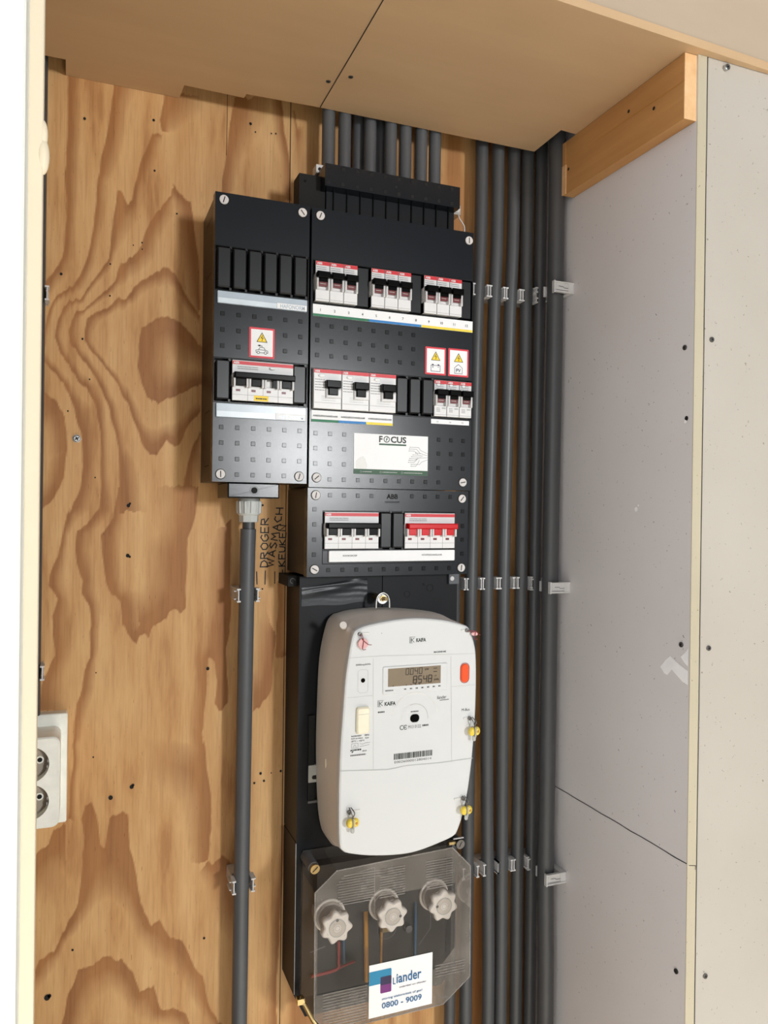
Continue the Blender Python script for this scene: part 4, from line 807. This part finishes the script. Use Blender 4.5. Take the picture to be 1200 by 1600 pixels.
b = mb(); b.box(.4600, .4745, .9300, .9352, -.0985, -.0850, M_PIPEL); b.cyl((.4640, .9290, -.0912), (.4640, .9352, -.0912), .0030, M_CLIP, 14); b.build('corner_lug', t)
b = mb(); b.box(.2440, .2700, .950, .9996, -.0985, -.0850, M_SLOT); b.circ(.2500, -.0915, .0032, .9495, M_INKG, w=.0006, a0=0, a1=4.6); b.build('side_lug', t)
# tape
b = mb(); NX, NZ = 46, 26; v = []
for j in range(NZ+1):
    for i in range(NX+1):
        u = i/NX; w_ = j/NZ; x = .2576+(.3450-.2576)*u
        zt = -.0990+(.0105)*min(1, u*1.15) if u < 1 else -.0885; zb = -.1222+.0020*u+.0018*math.sin(u*9)*u
        z = zb+(zt-zb)*w_; wr_ = math.exp(-((w_-.62-.25*u)/.16)**2)+.7*math.exp(-((w_-.92)/.07)**2)
        v.append((x, .9344-.0016*wr_*math.sin(u*3+.3)-.0003*math.sin(w_*26+u*7)*u*w_, z))
b.add(v, [(j*(NX+1)+i, j*(NX+1)+i+1, (j+1)*(NX+1)+i+1, (j+1)*(NX+1)+i) for j in range(NZ) for i in range(NX)], M_TAPE, True)
tag(b.build('tape_strip'), 'wrinkled shiny black tape on the board above the meter, left corner', 'tape')
# hanging hook and bolt
t = thing('hanging_hook', P(.3562, .905, -.110), 'small metal hook with a brass bolt on top of the electricity meter', 'hook')
b = mb(); b.tube(smooth([(.3472, .9080, -.1240), (.3476, .9080, -.1150), (.3500, .9080, -.1085), (.3562, .9080, -.1052), (.3624, .9080, -.1085), (.3648, .9080, -.1150), (.3652, .9080, -.1240)], 6), .0016, M_STEEL, 10)
b.cyl((.3562, .9085, -.1120), (.3562, .9100, -.1120), .0072, M_STEEL, 24); b.build('hook_plate', t)
b = mb(); b.cyl((.3562, .9348, -.1120), (.3562, .9065, -.1120), .0042, M_BRASS, 6, smooth=False); b.cyl((.3562, .9065, -.1120), (.3575, .8990, -.1120), .0024, M_BRASS, 14); b.build('bolt', t)

# ---------------------------------------------------------------- electricity meter
front = [(.2820, -.3878), (.2868, -.3968), (.2948, -.4008), (.3180, -.4066), (.3511, -.4110), (.3802, -.4110), (.4149, -.4040), (.4300, -.3990), (.4351, -.3930), (.4412, -.3767), (.4473, -.3521), (.4509, -.3295), (.4543, -.2999), (.4575, -.2516), (.4582, -.2101), (.4572, -.1776),
         (.4540, -.1610), (.4490, -.1480), (.4456, -.1430), (.4365, -.1393), (.4111, -.1330), (.3763, -.1294), (.3473, -.1304), (.3144, -.1350), (.3006, -.1394), (.2960, -.1440), (.2930, -.1540), (.2902, -.1703), (.2865, -.1982), (.2840, -.2369), (.2817, -.2712), (.2805, -.3142), (.2806, -.3573)]
backo = [(.2851, -.3991), (.2900, -.4100), (.2989, -.4200), (.3200, -.4235), (.3511, -.4250), (.3802, -.4250), (.4149, -.4220), (.4300, -.4150), (.4400, -.4050), (.4480, -.3900), (.4540, -.3650), (.4580, -.3400), (.4610, -.3000), (.4630, -.2516), (.4632, -.2101), (.4625, -.1776),
         (.4600, -.1610), (.4570, -.1500), (.4530, -.1440), (.4400, -.1360), (.4135, -.1311), (.3816, -.1276), (.3504, -.1260), (.3200, -.1278), (.3040, -.1310), (.2960, -.1338), (.2890, -.1440), (.2822, -.1734), (.2794, -.2013), (.2780, -.2481), (.2774, -.2949), (.2788, -.3419), (.2812, -.3774)]
def lerp(o1, o2, k): return [(a+(c-a)*k, b_+(d-b_)*k) for (a, b_), (c, d) in zip(o1, o2)]
def loft(b, rings, mat, smooth_=True):
    n = len(rings[0][0]); v = []; f = []
    for o, y in rings: v += [(x, y, z) for x, z in o]
    for k in range(len(rings)-1):
        for i in range(n): j = (i+1) % n; f.append((k*n+i, k*n+j, (k+1)*n+j, (k+1)*n+i))
    b.add(v, f, mat, smooth_)
def dense(o, k=4):
    out = []; n = len(o)
    for i in range(n):
        p0, p1, p2, p3 = (Vector(o[(i+d) % n]) for d in (-1, 0, 1, 2))
        for q in range(k):
            u = q/k; w_ = .5*((2*p1)+(p2-p0)*u+(2*p0-5*p1+4*p2-p3)*u*u+(3*p1-p0-3*p2+p3)*u**3); out.append((w_.x, w_.y))
    return out
FO, BO = dense(front), dense(backo)
ME = thing('electricity_meter', P(.3695, .935, -.42), 'white electricity meter with rounded top, grey display and orange button', 'electricity meter')
b = mb(); mid = lerp(FO, BO, .55); mid2 = lerp(FO, BO, .50)
loft(b, [(BO, .9306), (BO, .915), (mid, .894), (mid2, .8925), (lerp(FO, BO, .06), .8560)], M_METS); n_ = len(BO)
b.add([(x, .9306, z) for x, z in BO], [tuple(range(n_-1, -1, -1))], M_METS)
Mx = Matrix(((0, 1, 0, 0), (1, 0, 0, 0), (0, 0, 1, 0), (0, 0, 0, 1)))
b.build('housing', ME)
FY = .846
def ins(o, d):
    c = Vector((sum(p[0] for p in o)/len(o), sum(p[1] for p in o)/len(o))); return [(x-(x-c.x)/abs(x-c.x+1e-9)*0+(-(x-c.x))*d/.085, z-(z-c.y)*d/.14) for x, z in o]
F1, F2 = ins(FO, .0008), ins(FO, .0026)
b = mb(); loft(b, [(lerp(FO, BO, .06), .8562), (FO, .8545), (FO, .8500)], M_MET); loft(b, [(FO, .8500), (F1, .8470), (F2, FY)], M_MET, False)
b.add([(x, FY, z) for x, z in F2], [tuple(range(len(F2)))], M_MET)
y = FY-.0003
def ml(pts, w=.0006, m_=M_METL): b.line(pts, w, y, m_)
ml([(.2900, -.1724), (.3300, -.1722), (.4555, -.1764)], .0005)
ml([(.2815, -.3024), (.3402, -.3072), (.3520, -.3064), (.3641, -.3052), (.4085, -.3065), (.4250, -.3062), (.4535, -.3055)], .0010, M_INKL)
ml([(.3207, -.1743), (.3215, -.2400), (.3225, -.3048)], .0004); ml([(.4218, -.1779), (.4235, -.2400), (.4249, -.3072)], .0004)
ml([(.2890, -.2185), (.3205, -.2180)], .0004); ml([(.4235, -.2150), (.4560, -.2150)], .0004)
ml(rr(.3020, .3145, -.2140, -.1870, .0035, 4)+[rr(.3020, .3145, -.2140, -.1870, .0035, 4)[0]], .0004)
b.circ(.3748, -.2495, .0300, y, M_METG, w=.0016, a0=.15, a1=PI-.15, n=40); b.circ(.3748, -.2495, .0172, y, M_METL, w=.0006, a0=-.1, a1=PI*.62, n=40); b.circ(.3748, -.2495, .0172, y, M_METG, w=.0006, a0=PI*.62, a1=PI+.1, n=30)
b.slab(rr(.3325, .4175, -.2185, -.1850, .0020, 3), FY-.0012, FY+.001, M_MET, .0010)
# printing
I = M_INKD
def logo(x, z, s):
    b.line([(x, z), (x, z+s)], s*.09, y, I); b.line([(x, z+s), (x+s*.95, z+s)], s*.06, y, M_INKG); b.line([(x+s*.25, z+s*.85), (x+s*.25, z+s*.12)], s*.12, y, I); b.line([(x+s*.8, z+s*.82), (x+s*.36, z+s*.5), (x+s*.8, z+s*.1)], s*.10, y, M_INKG); b.line([(x, z), (x+s*.5, z)], s*.06, y, M_INKG)
logo(.3672, -.1590, .0072); b.text('KAIFA', .3755, -.1582, .0046, y, I, w=.0128, bold=.035)
logo(.3275, -.2320, .0072); b.text('KAIFA', .3358, -.2316, .0046, y, I, w=.0140, bold=.035)
b.text('MA304H4E', .3990, -.1732+.0006, .0021, y, I, w=.0164, bold=.02); b.text('2000imp/kWh', .2990, -.1826, .0026, y, I, w=.0185, bold=.01)
b.circ(.3083, -.1995, .0026, y, M_TOG); b.circ(.3083, -.1995, .0032, y+.0001, M_METG, w=.0006)
b.dash(.3275, -.2394, .0082, .0018, y, I, 94); b.dash(.3695, -.2420, .0100, .0014, y, M_INKG, 95)
b.text('liander', .4040, -.2290, .0042, y, I, w=.0125, shear=.2); b.line([(.4075, -.2306), (.4200, -.2302)], .0007, y, I)
b.text('M-Bus', .4378, -.2464, .0032, y, I, w=.0108)
b.circ(.3583, -.2592, .0024, y, I, w=.0008, a0=.8, a1=2*PI-.8); b.circ(.3630, -.2592, .0024, y, I, w=.0008, a0=.8, a1=2*PI-.8); b.line([(.3607, -.2592), (.3640, -.2592)], .0008, y, I)
b.text('M13 0122', .3665, -.2612, .0038, y, M_INKG, w=.0165); b.dash(.3850, -.2600, .0080, .0020, y, I, 96)
rb = random.Random(12); xx = .3484
while xx < .3985:
    w_ = rb.choice((.0003, .0004, .0007)); b.rect(xx, xx+w_, -.2966, -.2896, y, I); xx += w_+rb.choice((.0002, .0003, .0003, .0006))
b.text('E0026000012804014', .3493, -.3010, .0027, y, I, w=.0480, bold=-.005)
b.text('3x230/400V', .2945, -.2646, .0017, y, I, w=.0130, bold=.02); b.text('50Hz', .3110, -.2646, .0018, y, I, w=.0060, bold=.02)
b.text('0,25-5(100)A', .2945, -.2676, .0017, y, I, w=.0145, bold=.02); b.text('Cl.A', .3118, -.2678, .0018, y, I, w=.0045, bold=.02); b.text('-25°C ~ +55°C', .2941, -.2705, .0018, y, I, w=.0170, bold=.02)
b.line([(.2950, -.2722), (.3030, -.2722), (.3030, -.2775), (.2950, -.2775)], .0003, y, M_INKG, True); b.line([(.2970, -.2765), (.2990, -.2738), (.3010, -.2765)], .0003, y, M_INKG); b.line([(.3050, -.2730), (.3090, -.2738), (.3120, -.2728), (.3180, -.2728)], .0003, y, M_INKG); b.line([(.3050, -.2765), (.3100, -.2760), (.3170, -.2752)], .0003, y, M_INKG)
b.line([(.2938, -.2806), (.2962, -.2796)], .0014, y, I); b.line([(.2955, -.2826), (.2972, -.2812)], .0014, y, I); b.dash(.2968, -.2808, .0105, .0018, y, I, 91); b.text('2014', .3085, -.2828, .0018, y, I, w=.0052, bold=.02); b.dash(.2938, -.2868, .0190, .0016, y, M_INKG, 92)
b.dash(.3360, -.2143, .0100, .0014, FY-.0015, M_INKG, 93); [b.dash(.3600+i*.0075, -.2140+i*.0001, .0030, .0014, FY-.0015, I, 100+i) for i in range(7)]
b.circ(.3310, -.1455, .0005, y, M_INKG, n=8)
b.build('front_cover', ME)
for q, (xx, zz_, lx) in enumerate(((.3035, -.1450, .012), (.4430, -.1470, -.008), (.4480, -.2555, -.008), (.4405, -.3535, -.012), (.2930, -.3510, .014))):
    b = mb(); b.slab(rr(min(xx, xx+lx), max(xx, xx+lx), zz_-.0013, zz_+.0013, .0010, 2), FY-.0010, FY+.0004, M_METG, .0003)
    b.cyl((xx, FY-.0034, zz_), (xx, FY+.001, zz_), .0024, M_DSTEEL, 16); b.line([(xx-.0012, zz_-.0012), (xx+.0012, zz_+.0012)], .0006, FY-.0036, M_SLOT); b.build('sealing_screw', ME)
b = mb(); b.box(.3386, .4105, FY-.0010, FY+.002, -.2104, -.1870, M_LCDF); b.add([(.3393, FY-.0014, -.2092), (.4080, FY-.0014, -.2092), (.4080, FY-.0014, -.1878), (.3393, FY-.0014, -.1878)], [(0, 1, 2, 3)], M_LCD)
SEG = {'0': 'abcdef', '1': 'bc', '4': 'fgbc', '5': 'afgcd', '8': 'abcdefg'}
def seg(ch, x, z, w_, h, t_):
    k = {'a': ((0, 1), (1, 1)), 'b': ((1, 1), (1, .5)), 'c': ((1, .5), (1, 0)), 'd': ((0, 0), (1, 0)), 'e': ((0, 0), (0, .5)), 'f': ((0, .5), (0, 1)), 'g': ((0, .5), (1, .5))}
    for s_ in SEG[ch]: (a, c), (d, e) = k[s_]; b.line([(x+a*w_+c*h*.08, z+c*h), (x+d*w_+e*h*.08, z+e*h)], t_, FY-.0018, M_LCDK)
for i, ch in enumerate('0040'): seg(ch, .3618+i*.0058, -.1962, .0036, .0072, .0007)
b.rect(.3668, .3676, -.1966, -.1957, FY-.0018, M_LCDK)
for i, ch in enumerate('8548'): seg(ch, .3715+i*.0066, -.2070, .0042, .0084, .0010)
b.text('kW', .3868, -.1925, .0026, FY-.0018, M_LCDK, bold=.02); b.text('kWh', .3990, -.2056, .0024, FY-.0018, M_LCDK, bold=.02); b.text('+T', .3992, -.2010, .0020, FY-.0018, M_LCDK, bold=.02)
for a, z in ((.3980, -.1912), (.3980, -.1952)): b.rect(a, a+.0050, z, z+.0008, FY-.0018, M_LCDK)
for a in (.3450, .3620, .3680, .3740, .3790): b.rect(a, a+.0016, -.2090, -.2080, FY-.0018, M_LCDK)
b.build('display', ME)['label'] = 'grey-brown display reading 0,040 kW and 8548 kWh'
def capsule(x0_, x1_, z0_, z1_): return rr(x0_, x1_, z0_, z1_, (x1_-x0_)/2-.0001, 8)
b = mb(); b.slab(capsule(.4358, .4466, -.2110, -.1880), FY-.0022, FY+.001, M_ORNG, .0012); b.line(capsule(.4351, .4473, -.2118, -.1872), .0006, FY-.0004, M_WRD, True); b.build('push_button', ME)['label'] = 'orange oval push button'
b = mb(); b.slab(rr(.3690, .3806, -.2542, -.2446, .0042, 6), FY-.0016, FY+.001, M_TOG, .0010); b.build('optical_port', ME)
b = mb(); b.slab(rr(.3000, .3160, -.2610, -.2300, .0030, 4), FY-.0046, FY+.001, M_CREAM, .0016); b.line([(.3015, -.2380), (.3145, -.2380)], .0004, FY-.0048, M_INKL); b.build('service_cover', ME)['label'] = 'cream oblong cover'
# recess mark on the left cheek
b = mb(); b.ball((.2786, .893, -.3080), .0010, .0014, .0055, M_CREAM); b.build('cheek_mark', ME)
b = mb(); b.cyl((.2925, .872, -.1395), (.2900, .866, -.1370), .0042, M_METS, 16); b.build('housing_screw', ME)

# seals hanging from the meter screws
def yellow_seal(x, z, label, a=0.0):
    t = thing('wire_seal', P(x, FY-.006, z+.010), label, 'seal', 'yellow wire seals on the meter')
    b = mb(); yy = FY-.0085
    b.ball((x-.0032, yy, z), .0046, .0036, .0054, M_SEAL); b.build('seal_body', t)['label'] = 'yellow seal half'
    b = mb(); b.ball((x+.0032, yy, z+.0002), .0046, .0036, .0054, M_SEAL); b.ball((x+.0036, yy-.0030, z+.0002), .0016, .0012, .0018, M_WOR); b.build('seal_body', t)['label'] = 'yellow seal half'
    b = mb(); b.tube([(x, yy-.0036, z+.0060), (x, yy-.0040, z), (x, yy-.0034, z-.0060)], .0011, M_CLEARG, 8)
    b.slab(rr(x-.0022+a, x+.0022+a, z-.0120, z-.0048, .0018, 4), yy-.0006, yy+.0008, M_CLEARG, .0003); b.build('seal_tab', t)
    b = mb(); b.tube(smooth([(x-.003-a, FY-.0045, z+.0165), (x-.002, yy-.001, z+.0120), (x+.0008, yy, z+.0050)], 5), .0006, M_DSTEEL, 8); b.tube(smooth([(x-.001-a, FY-.0045, z+.0165), (x+.002, yy-.001, z+.0110), (x-.0008, yy, z+.0050)], 5), .0006, M_DSTEEL, 8); b.build('seal_wire', t)
yellow_seal(.4510, -.2700, 'upper yellow seal on the right edge of the electricity meter, under the word M-Bus')
yellow_seal(.4415, -.3655, 'lower yellow seal on the right edge of the electricity meter')
yellow_seal(.2948, -.3610, 'yellow seal at the lower left corner of the electricity meter')
def pink_seal(x, z, label, dx, dz, fl=1):
    t = thing('thread_seal', P(x, FY-.004, z), label, 'seal', 'pink thread seals on the meter')
    b = mb(); cx, cz = x+dx, z+dz
    b.slab([(cx+.0062*fl*math.cos(2*PI*i/20), cz+.0062*math.sin(2*PI*i/20)*(1 if fl == 1 else .45)) for i in range(20)], FY-.0044, FY-.0032, M_PINK, .0003); b.build('seal_disc', t)
    b = mb(); yy = FY-.0054
    b.tube(smooth([(x-.001, yy, z), (x+dx*.5, yy, z+dz*.5), (cx+.002, yy, cz+.002), (cx+.0062*fl, yy, cz-.001), (cx+.010*fl, yy, cz-.0015)], 5), .0004, M_THR, 6)
    b.tube(smooth([(x+.001, yy, z), (cx, yy, cz+.003), (cx-.001, yy, cz-.006), (cx+.003, yy, cz-.0065)], 5), .0004, M_THR, 6); b.build('seal_thread', t)
pink_seal(.3035, -.1450, 'round pink seal with red thread at the upper left corner of the meter', .0030, -.0110)
pink_seal(.4440, -.1470, 'pink seal with red thread sticking out at the upper right corner of the meter', .0085, -.0040, fl=.75)

# ---------------------------------------------------------------- service fuse box with clear lid
FB = thing('service_fuse_box', P(.365, .9996, -.64), 'dark fuse box with a clear lid and three white fuse knobs below the meter', 'fuse box')
bo = [(.2700, -.6420), (.4600, -.6420), (.4745, -.6280), (.4745, -.4200), (.2551, -.4200), (.2551, -.6120)]
b = mb(); b.slab(bo, .9400, .9996, M_BLK); b.line([(.2557, -.6110), (.2557, -.4210)], .0008, .9396, M_CLEARG); b.build('base', FB)
co = [(.2800, -.6240), (.4370, -.6240), (.4650, -.5960), (.4650, -.4480), (.4420, -.4220), (.2850, -.4220), (.2595, -.4480), (.2595, -.6040)]
ci = [(.2770, -.6160), (.4270, -.6160), (.4640, -.5890), (.4630, -.4489), (.4372, -.4220), (.2854, -.4270), (.2590, -.4486), (.2600, -.5950)]
b = mb()
def lid2(b, y0_, y1_):
    o2 = ci; n = 8; v = [(x, y0_, z) for x, z in co]+[(x, y1_, z) for x, z in o2]
    b.add(v, [(i, (i+1) % n, n+(i+1) % n, n+i) for i in range(n)], M_CLR)
    cc = [(.2625, -.5700), (.4200, -.5700), (.4420, -.5480), (.4420, -.4680), (.4400, -.4662), (.2660, -.4662), (.2625, -.4670), (.2625, -.5650)]
    v = [(x, y1_, z) for x, z in o2]+[(x, y1_, z) for x, z in cc]
    b.add(v, [(i, (i+1) % n, n+(i+1) % n, n+i) for i in range(n)], M_CLRM); b.add(v[n:], [tuple(range(n))], M_CLR)
lid2(b, .9385, .8650); b.build('clear_lid', FB)['label'] = 'smoky transparent lid with chamfered corners'
b = mb()
for i in range(12):
    z = -.4340-i*.0031
    for a, c in ((.2870-.0*i, .3330 if i > 2 else .3500), (.3400, .3730), (.4010, .4380)):
        if i < 4 and a < .30: a = .2940-i*.003
        b.box(a, c, .8642, .8650, z-.0004, z+.0004, M_RIB)
for i in range(13): b.box(.2700 if i < 10 else .2780, .3245, .8642, .8650, -.5705-i*.0034, -.5697-i*.0034, M_RIB)
for i in range(5): b.box(.4150, .4560, .8642, .8650, -.5660-i*.0034, -.5652-i*.0034, M_RIB)
for a, c in zip(ci, ci[1:]+ci[:1]): b.tube([(a[0], .8652, a[1]), (c[0], .8652, c[1])], .0007, M_RIB, 8)
b.line([(.2900, -.4360), (.3330, -.4300), (.3340, -.4860)], .0006, .8646, M_RIB); b.build('lid_rib', FB)
b = mb(); b.box(.2640, .4640, .9370, .9398, -.6150, -.4300, M_INT); b.line([(.4420, -.4560), (.4420, -.5600), (.4250, -.5800)], .0010, .9366, M_INKG); b.line([(.2750, -.5600), (.2950, -.5560)], .0016, .9366, M_INKG)
b.box(.2780, .4560, .9200, .9372, -.5120, -.4440, M_INT); b.build('inner_panel', FB)
def knob(x, z, rot):
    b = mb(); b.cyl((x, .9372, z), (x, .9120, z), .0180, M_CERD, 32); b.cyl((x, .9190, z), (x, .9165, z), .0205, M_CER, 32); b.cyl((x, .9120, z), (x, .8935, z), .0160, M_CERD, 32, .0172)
    o = b.build('fuse_knob', FB)
    b = mb(); n = 84; pts = [(x+(.0180+.0021*math.cos(7*t_+rot))*math.cos(t_), z+(.0180+.0021*math.cos(7*t_+rot))*math.sin(t_)) for t_ in (2*PI*i/n for i in range(n))]
    b.slab(pts, .8860, .8955, M_CER, .0018, smooth=True); b.circ(x, z, .0104, .8857, M_CERR); b.circ(x, z, .0104, .8855, M_INKL, w=.0009); b.circ(x, z, .0045, .8853, M_CER); b.circ(x, z, .0030, .8852, M_INKL, w=.0006)
    b.circ(x+.0098*math.cos(rot+1), z+.0098*math.sin(rot+1), .0018, .8852, M_INKG); b.build('knob_cap', o)
knob(.2940, -.5070, .6); knob(.3665, -.5060, 5.2); knob(.4370, -.5055, 2.0)
b = mb(); b.tube([(.3480, .9340, -.5180), (.3485, .9330, -.5500), (.3500, .9330, -.6100)], .0030, M_WOR, 12); b.tube([(.3700, .9330, -.5400), (.3700, .9330, -.6100)], .0016, M_WOR, 10); b.build('orange_wire', FB)
b = mb(); b.tube([(.4180, .9330, -.5100), (.4185, .9330, -.6100)], .0020, M_WBL, 10); b.tube([(.3180, .9330, -.5400), (.3190, .9330, -.5800)], .0016, M_WBL, 10); b.build('blue_wire', FB)
b = mb(); b.tube(smooth([(.3110, .9320, -.5500), (.3115, .9320, -.5750), (.3080, .9310, -.5850), (.2750, .9310, -.5870)], 5), .0020, M_WRD, 10); b.tube([(.3080, .9320, -.5850), (.3330, .9320, -.5800)], .0016, M_WRD, 8); b.build('red_wire', FB)
b = mb(); b.cyl((.3740, .9372, -.5350), (.3740, .9250, -.5350), .0042, M_BRASS, 14); b.box(.3690, .3790, .9270, .9372, -.5480, -.5400, M_BRASS); b.cyl((.3740, .8656, -.5390), (.3740, .8652, -.5390), .0001, M_RIB, 6)
b.circ(.3740, -.5420, .0130, .9240, M_RIB, w=.0008); b.box(.3120, .3200, .9280, .9372, -.5450, -.5250, M_BRASS); b.cyl((.4080, .9372, -.5520), (.4080, .9300, -.5520), .0048, M_INKG, 18); b.build('terminal', FB)
# screws and latches around the lid
b = mb(); b.cyl((.2690, .9400, -.4380), (.2700, .9090, -.4395), .0075, M_INKG, 22, .0068); b.cyl((.2705, .9090, -.4400), (.2708, .9050, -.4405), .0060, M_BRASS, 22); b.line([(.2675, -.4435), (.2740, -.4375)], .0012, .9046, M_SLOT); b.build('lid_screw', FB)
b = mb(); b.cyl((.4740, .9320, -.4430), (.4745, .9150, -.4440), .0062, M_DSTEEL, 20); b.line([(.4725, -.4470), (.4765, -.4400)], .0010, .9146, M_SLOT); b.box(.4590, .4720, .9180, .9240, -.4440, -.4405, M_BRASS); b.box(.4640, .4790, .9150, .9170, -.4360, -.4348, M_CLIP); b.build('lid_screw', FB)
b = mb()
for p0, p1 in (((.2580, .925, -.6070), (.2650, .922, -.6150)), ((.2650, .922, -.6150), (.2740, .918, -.6330)), ((.2740, .918, -.6330), (.2800, .915, -.6420))): b.tube([p0, p1], .0034, M_BRASS, 6)
b.box(.2550, .2640, .9200, .9290, -.6130, -.6060, M_BRASS); b.build('lid_latch', FB)['label'] = 'brass-coloured latch'
# utility sticker
b = mb(); b.box(.3273, .4108, .8636, .8641, -.6108, -.5470, M_LBL); y = .8633; X0, Z0 = .3273, -.6108
def sx(u): return X0+.0835*u
def sz(v_): return Z0+.0638*v_
b.flat([(sx(0), sz(.615)), (sx(.340), sz(.615)), (sx(.345), sz(.63)), (sx(.345), sz(.855)), (sx(.335), sz(.875)), (sx(0), sz(.875))], y, M_TEAL)
b.slab(rr(sx(.175), sx(.345), sz(.43), sz(.74), .0012, 3), y-.0001, y+.0002, M_PUR); b.flat(rr(sx(.175), sx(.345), sz(.585), sz(.74), .0012, 3), y-.0002, M_DPUR)
b.text('iander', sx(.425), sz(.555), sz(.745)-sz(.555), y-.0002, M_NAVY, w=sx(.82)-sx(.425), bold=.015)
b.line([(sx(.375), sz(.68)), (sx(.375), sz(.56)), (sx(.41), sz(.555))], .0011, y-.0002, M_NAVY)
b.text('onderdeel van alliander', sx(.47), sz(.455), .0022, y-.0002, M_DPUR, w=sx(.90)-sx(.47)); b.text('storing elektriciteit of gas?', sx(.20), sz(.285), .0036, y-.0002, M_NAVY, w=sx(.84)-sx(.20), bold=.01)
b.text('0800 - 9009', sx(.20), sz(.135), .0070, y-.0002, M_NAVY, w=sx(.83)-sx(.20), bold=.015)
b.build('utility_sticker', FB)['label'] = 'white sticker with a blue and purple block logo and a phone number'

# ---------------------------------------------------------------- double socket
t = thing('socket_outlet', P(-.050, .9996, -.374), 'off-white double wall socket on the plywood beside the door frame', 'socket')
b = mb(); b.slab(rr(-.0880, -.0122, -.3740, -.2448, .0025, 4), .9840, .9996, M_SOCK, .0010); b.build('back_plate', t)
def boolean_cut(o, cutters):
    for c in cutters:
        m_ = o.modifiers.new('cut', 'BOOLEAN'); m_.operation = 'DIFFERENCE'; m_.object = c; m_.solver = 'EXACT'
    bpy.context.view_layer.update(); dg = bpy.context.evaluated_depsgraph_get(); me = bpy.data.meshes.new_from_object(o.evaluated_get(dg)); o.modifiers.clear(); o.data = me
    for c in cutters: bpy.data.objects.remove(c)
b = mb(); b.slab(rr(-.0805, -.0190, -.3600, -.2586, .0085, 6), .9360, .9850, M_SOCK, .0015); hs = b.build('housing', t)
cs = []
for z in (-.2880, -.3296):
    b = mb(); b.cyl((-.0497, .920, z), (-.0497, .9530, z), .0197, M_SOCKD, 48, smooth=False); c = b.build('cutter'); cs.append(c)
boolean_cut(hs, cs)
for z in (-.2880, -.3296):
    b = mb(); b.cyl((-.0497, .9529, z), (-.0497, .9526, z), .0194, M_SOCKD, 40)
    for s in (-1, 1): b.cyl((-.0497+s*.0095, .9500, z+.001), (-.0497+s*.0095, .9528, z+.001), .0042, M_SOCK, 20); b.cyl((-.0497+s*.0095, .9496, z+.001), (-.0497+s*.0095, .9500, z+.001), .0026, M_SLOT, 16)
    for a in (.10, -.25, PI-.1, PI+.25): b.box(-.0497+.0185*math.cos(a)-.0008, -.0497+.0185*math.cos(a)+.0008, .9400, .9526, z+.0185*math.sin(a)-.0016, z+.0185*math.sin(a)+.0016, M_CLIP)
    b.build('socket_well', t)
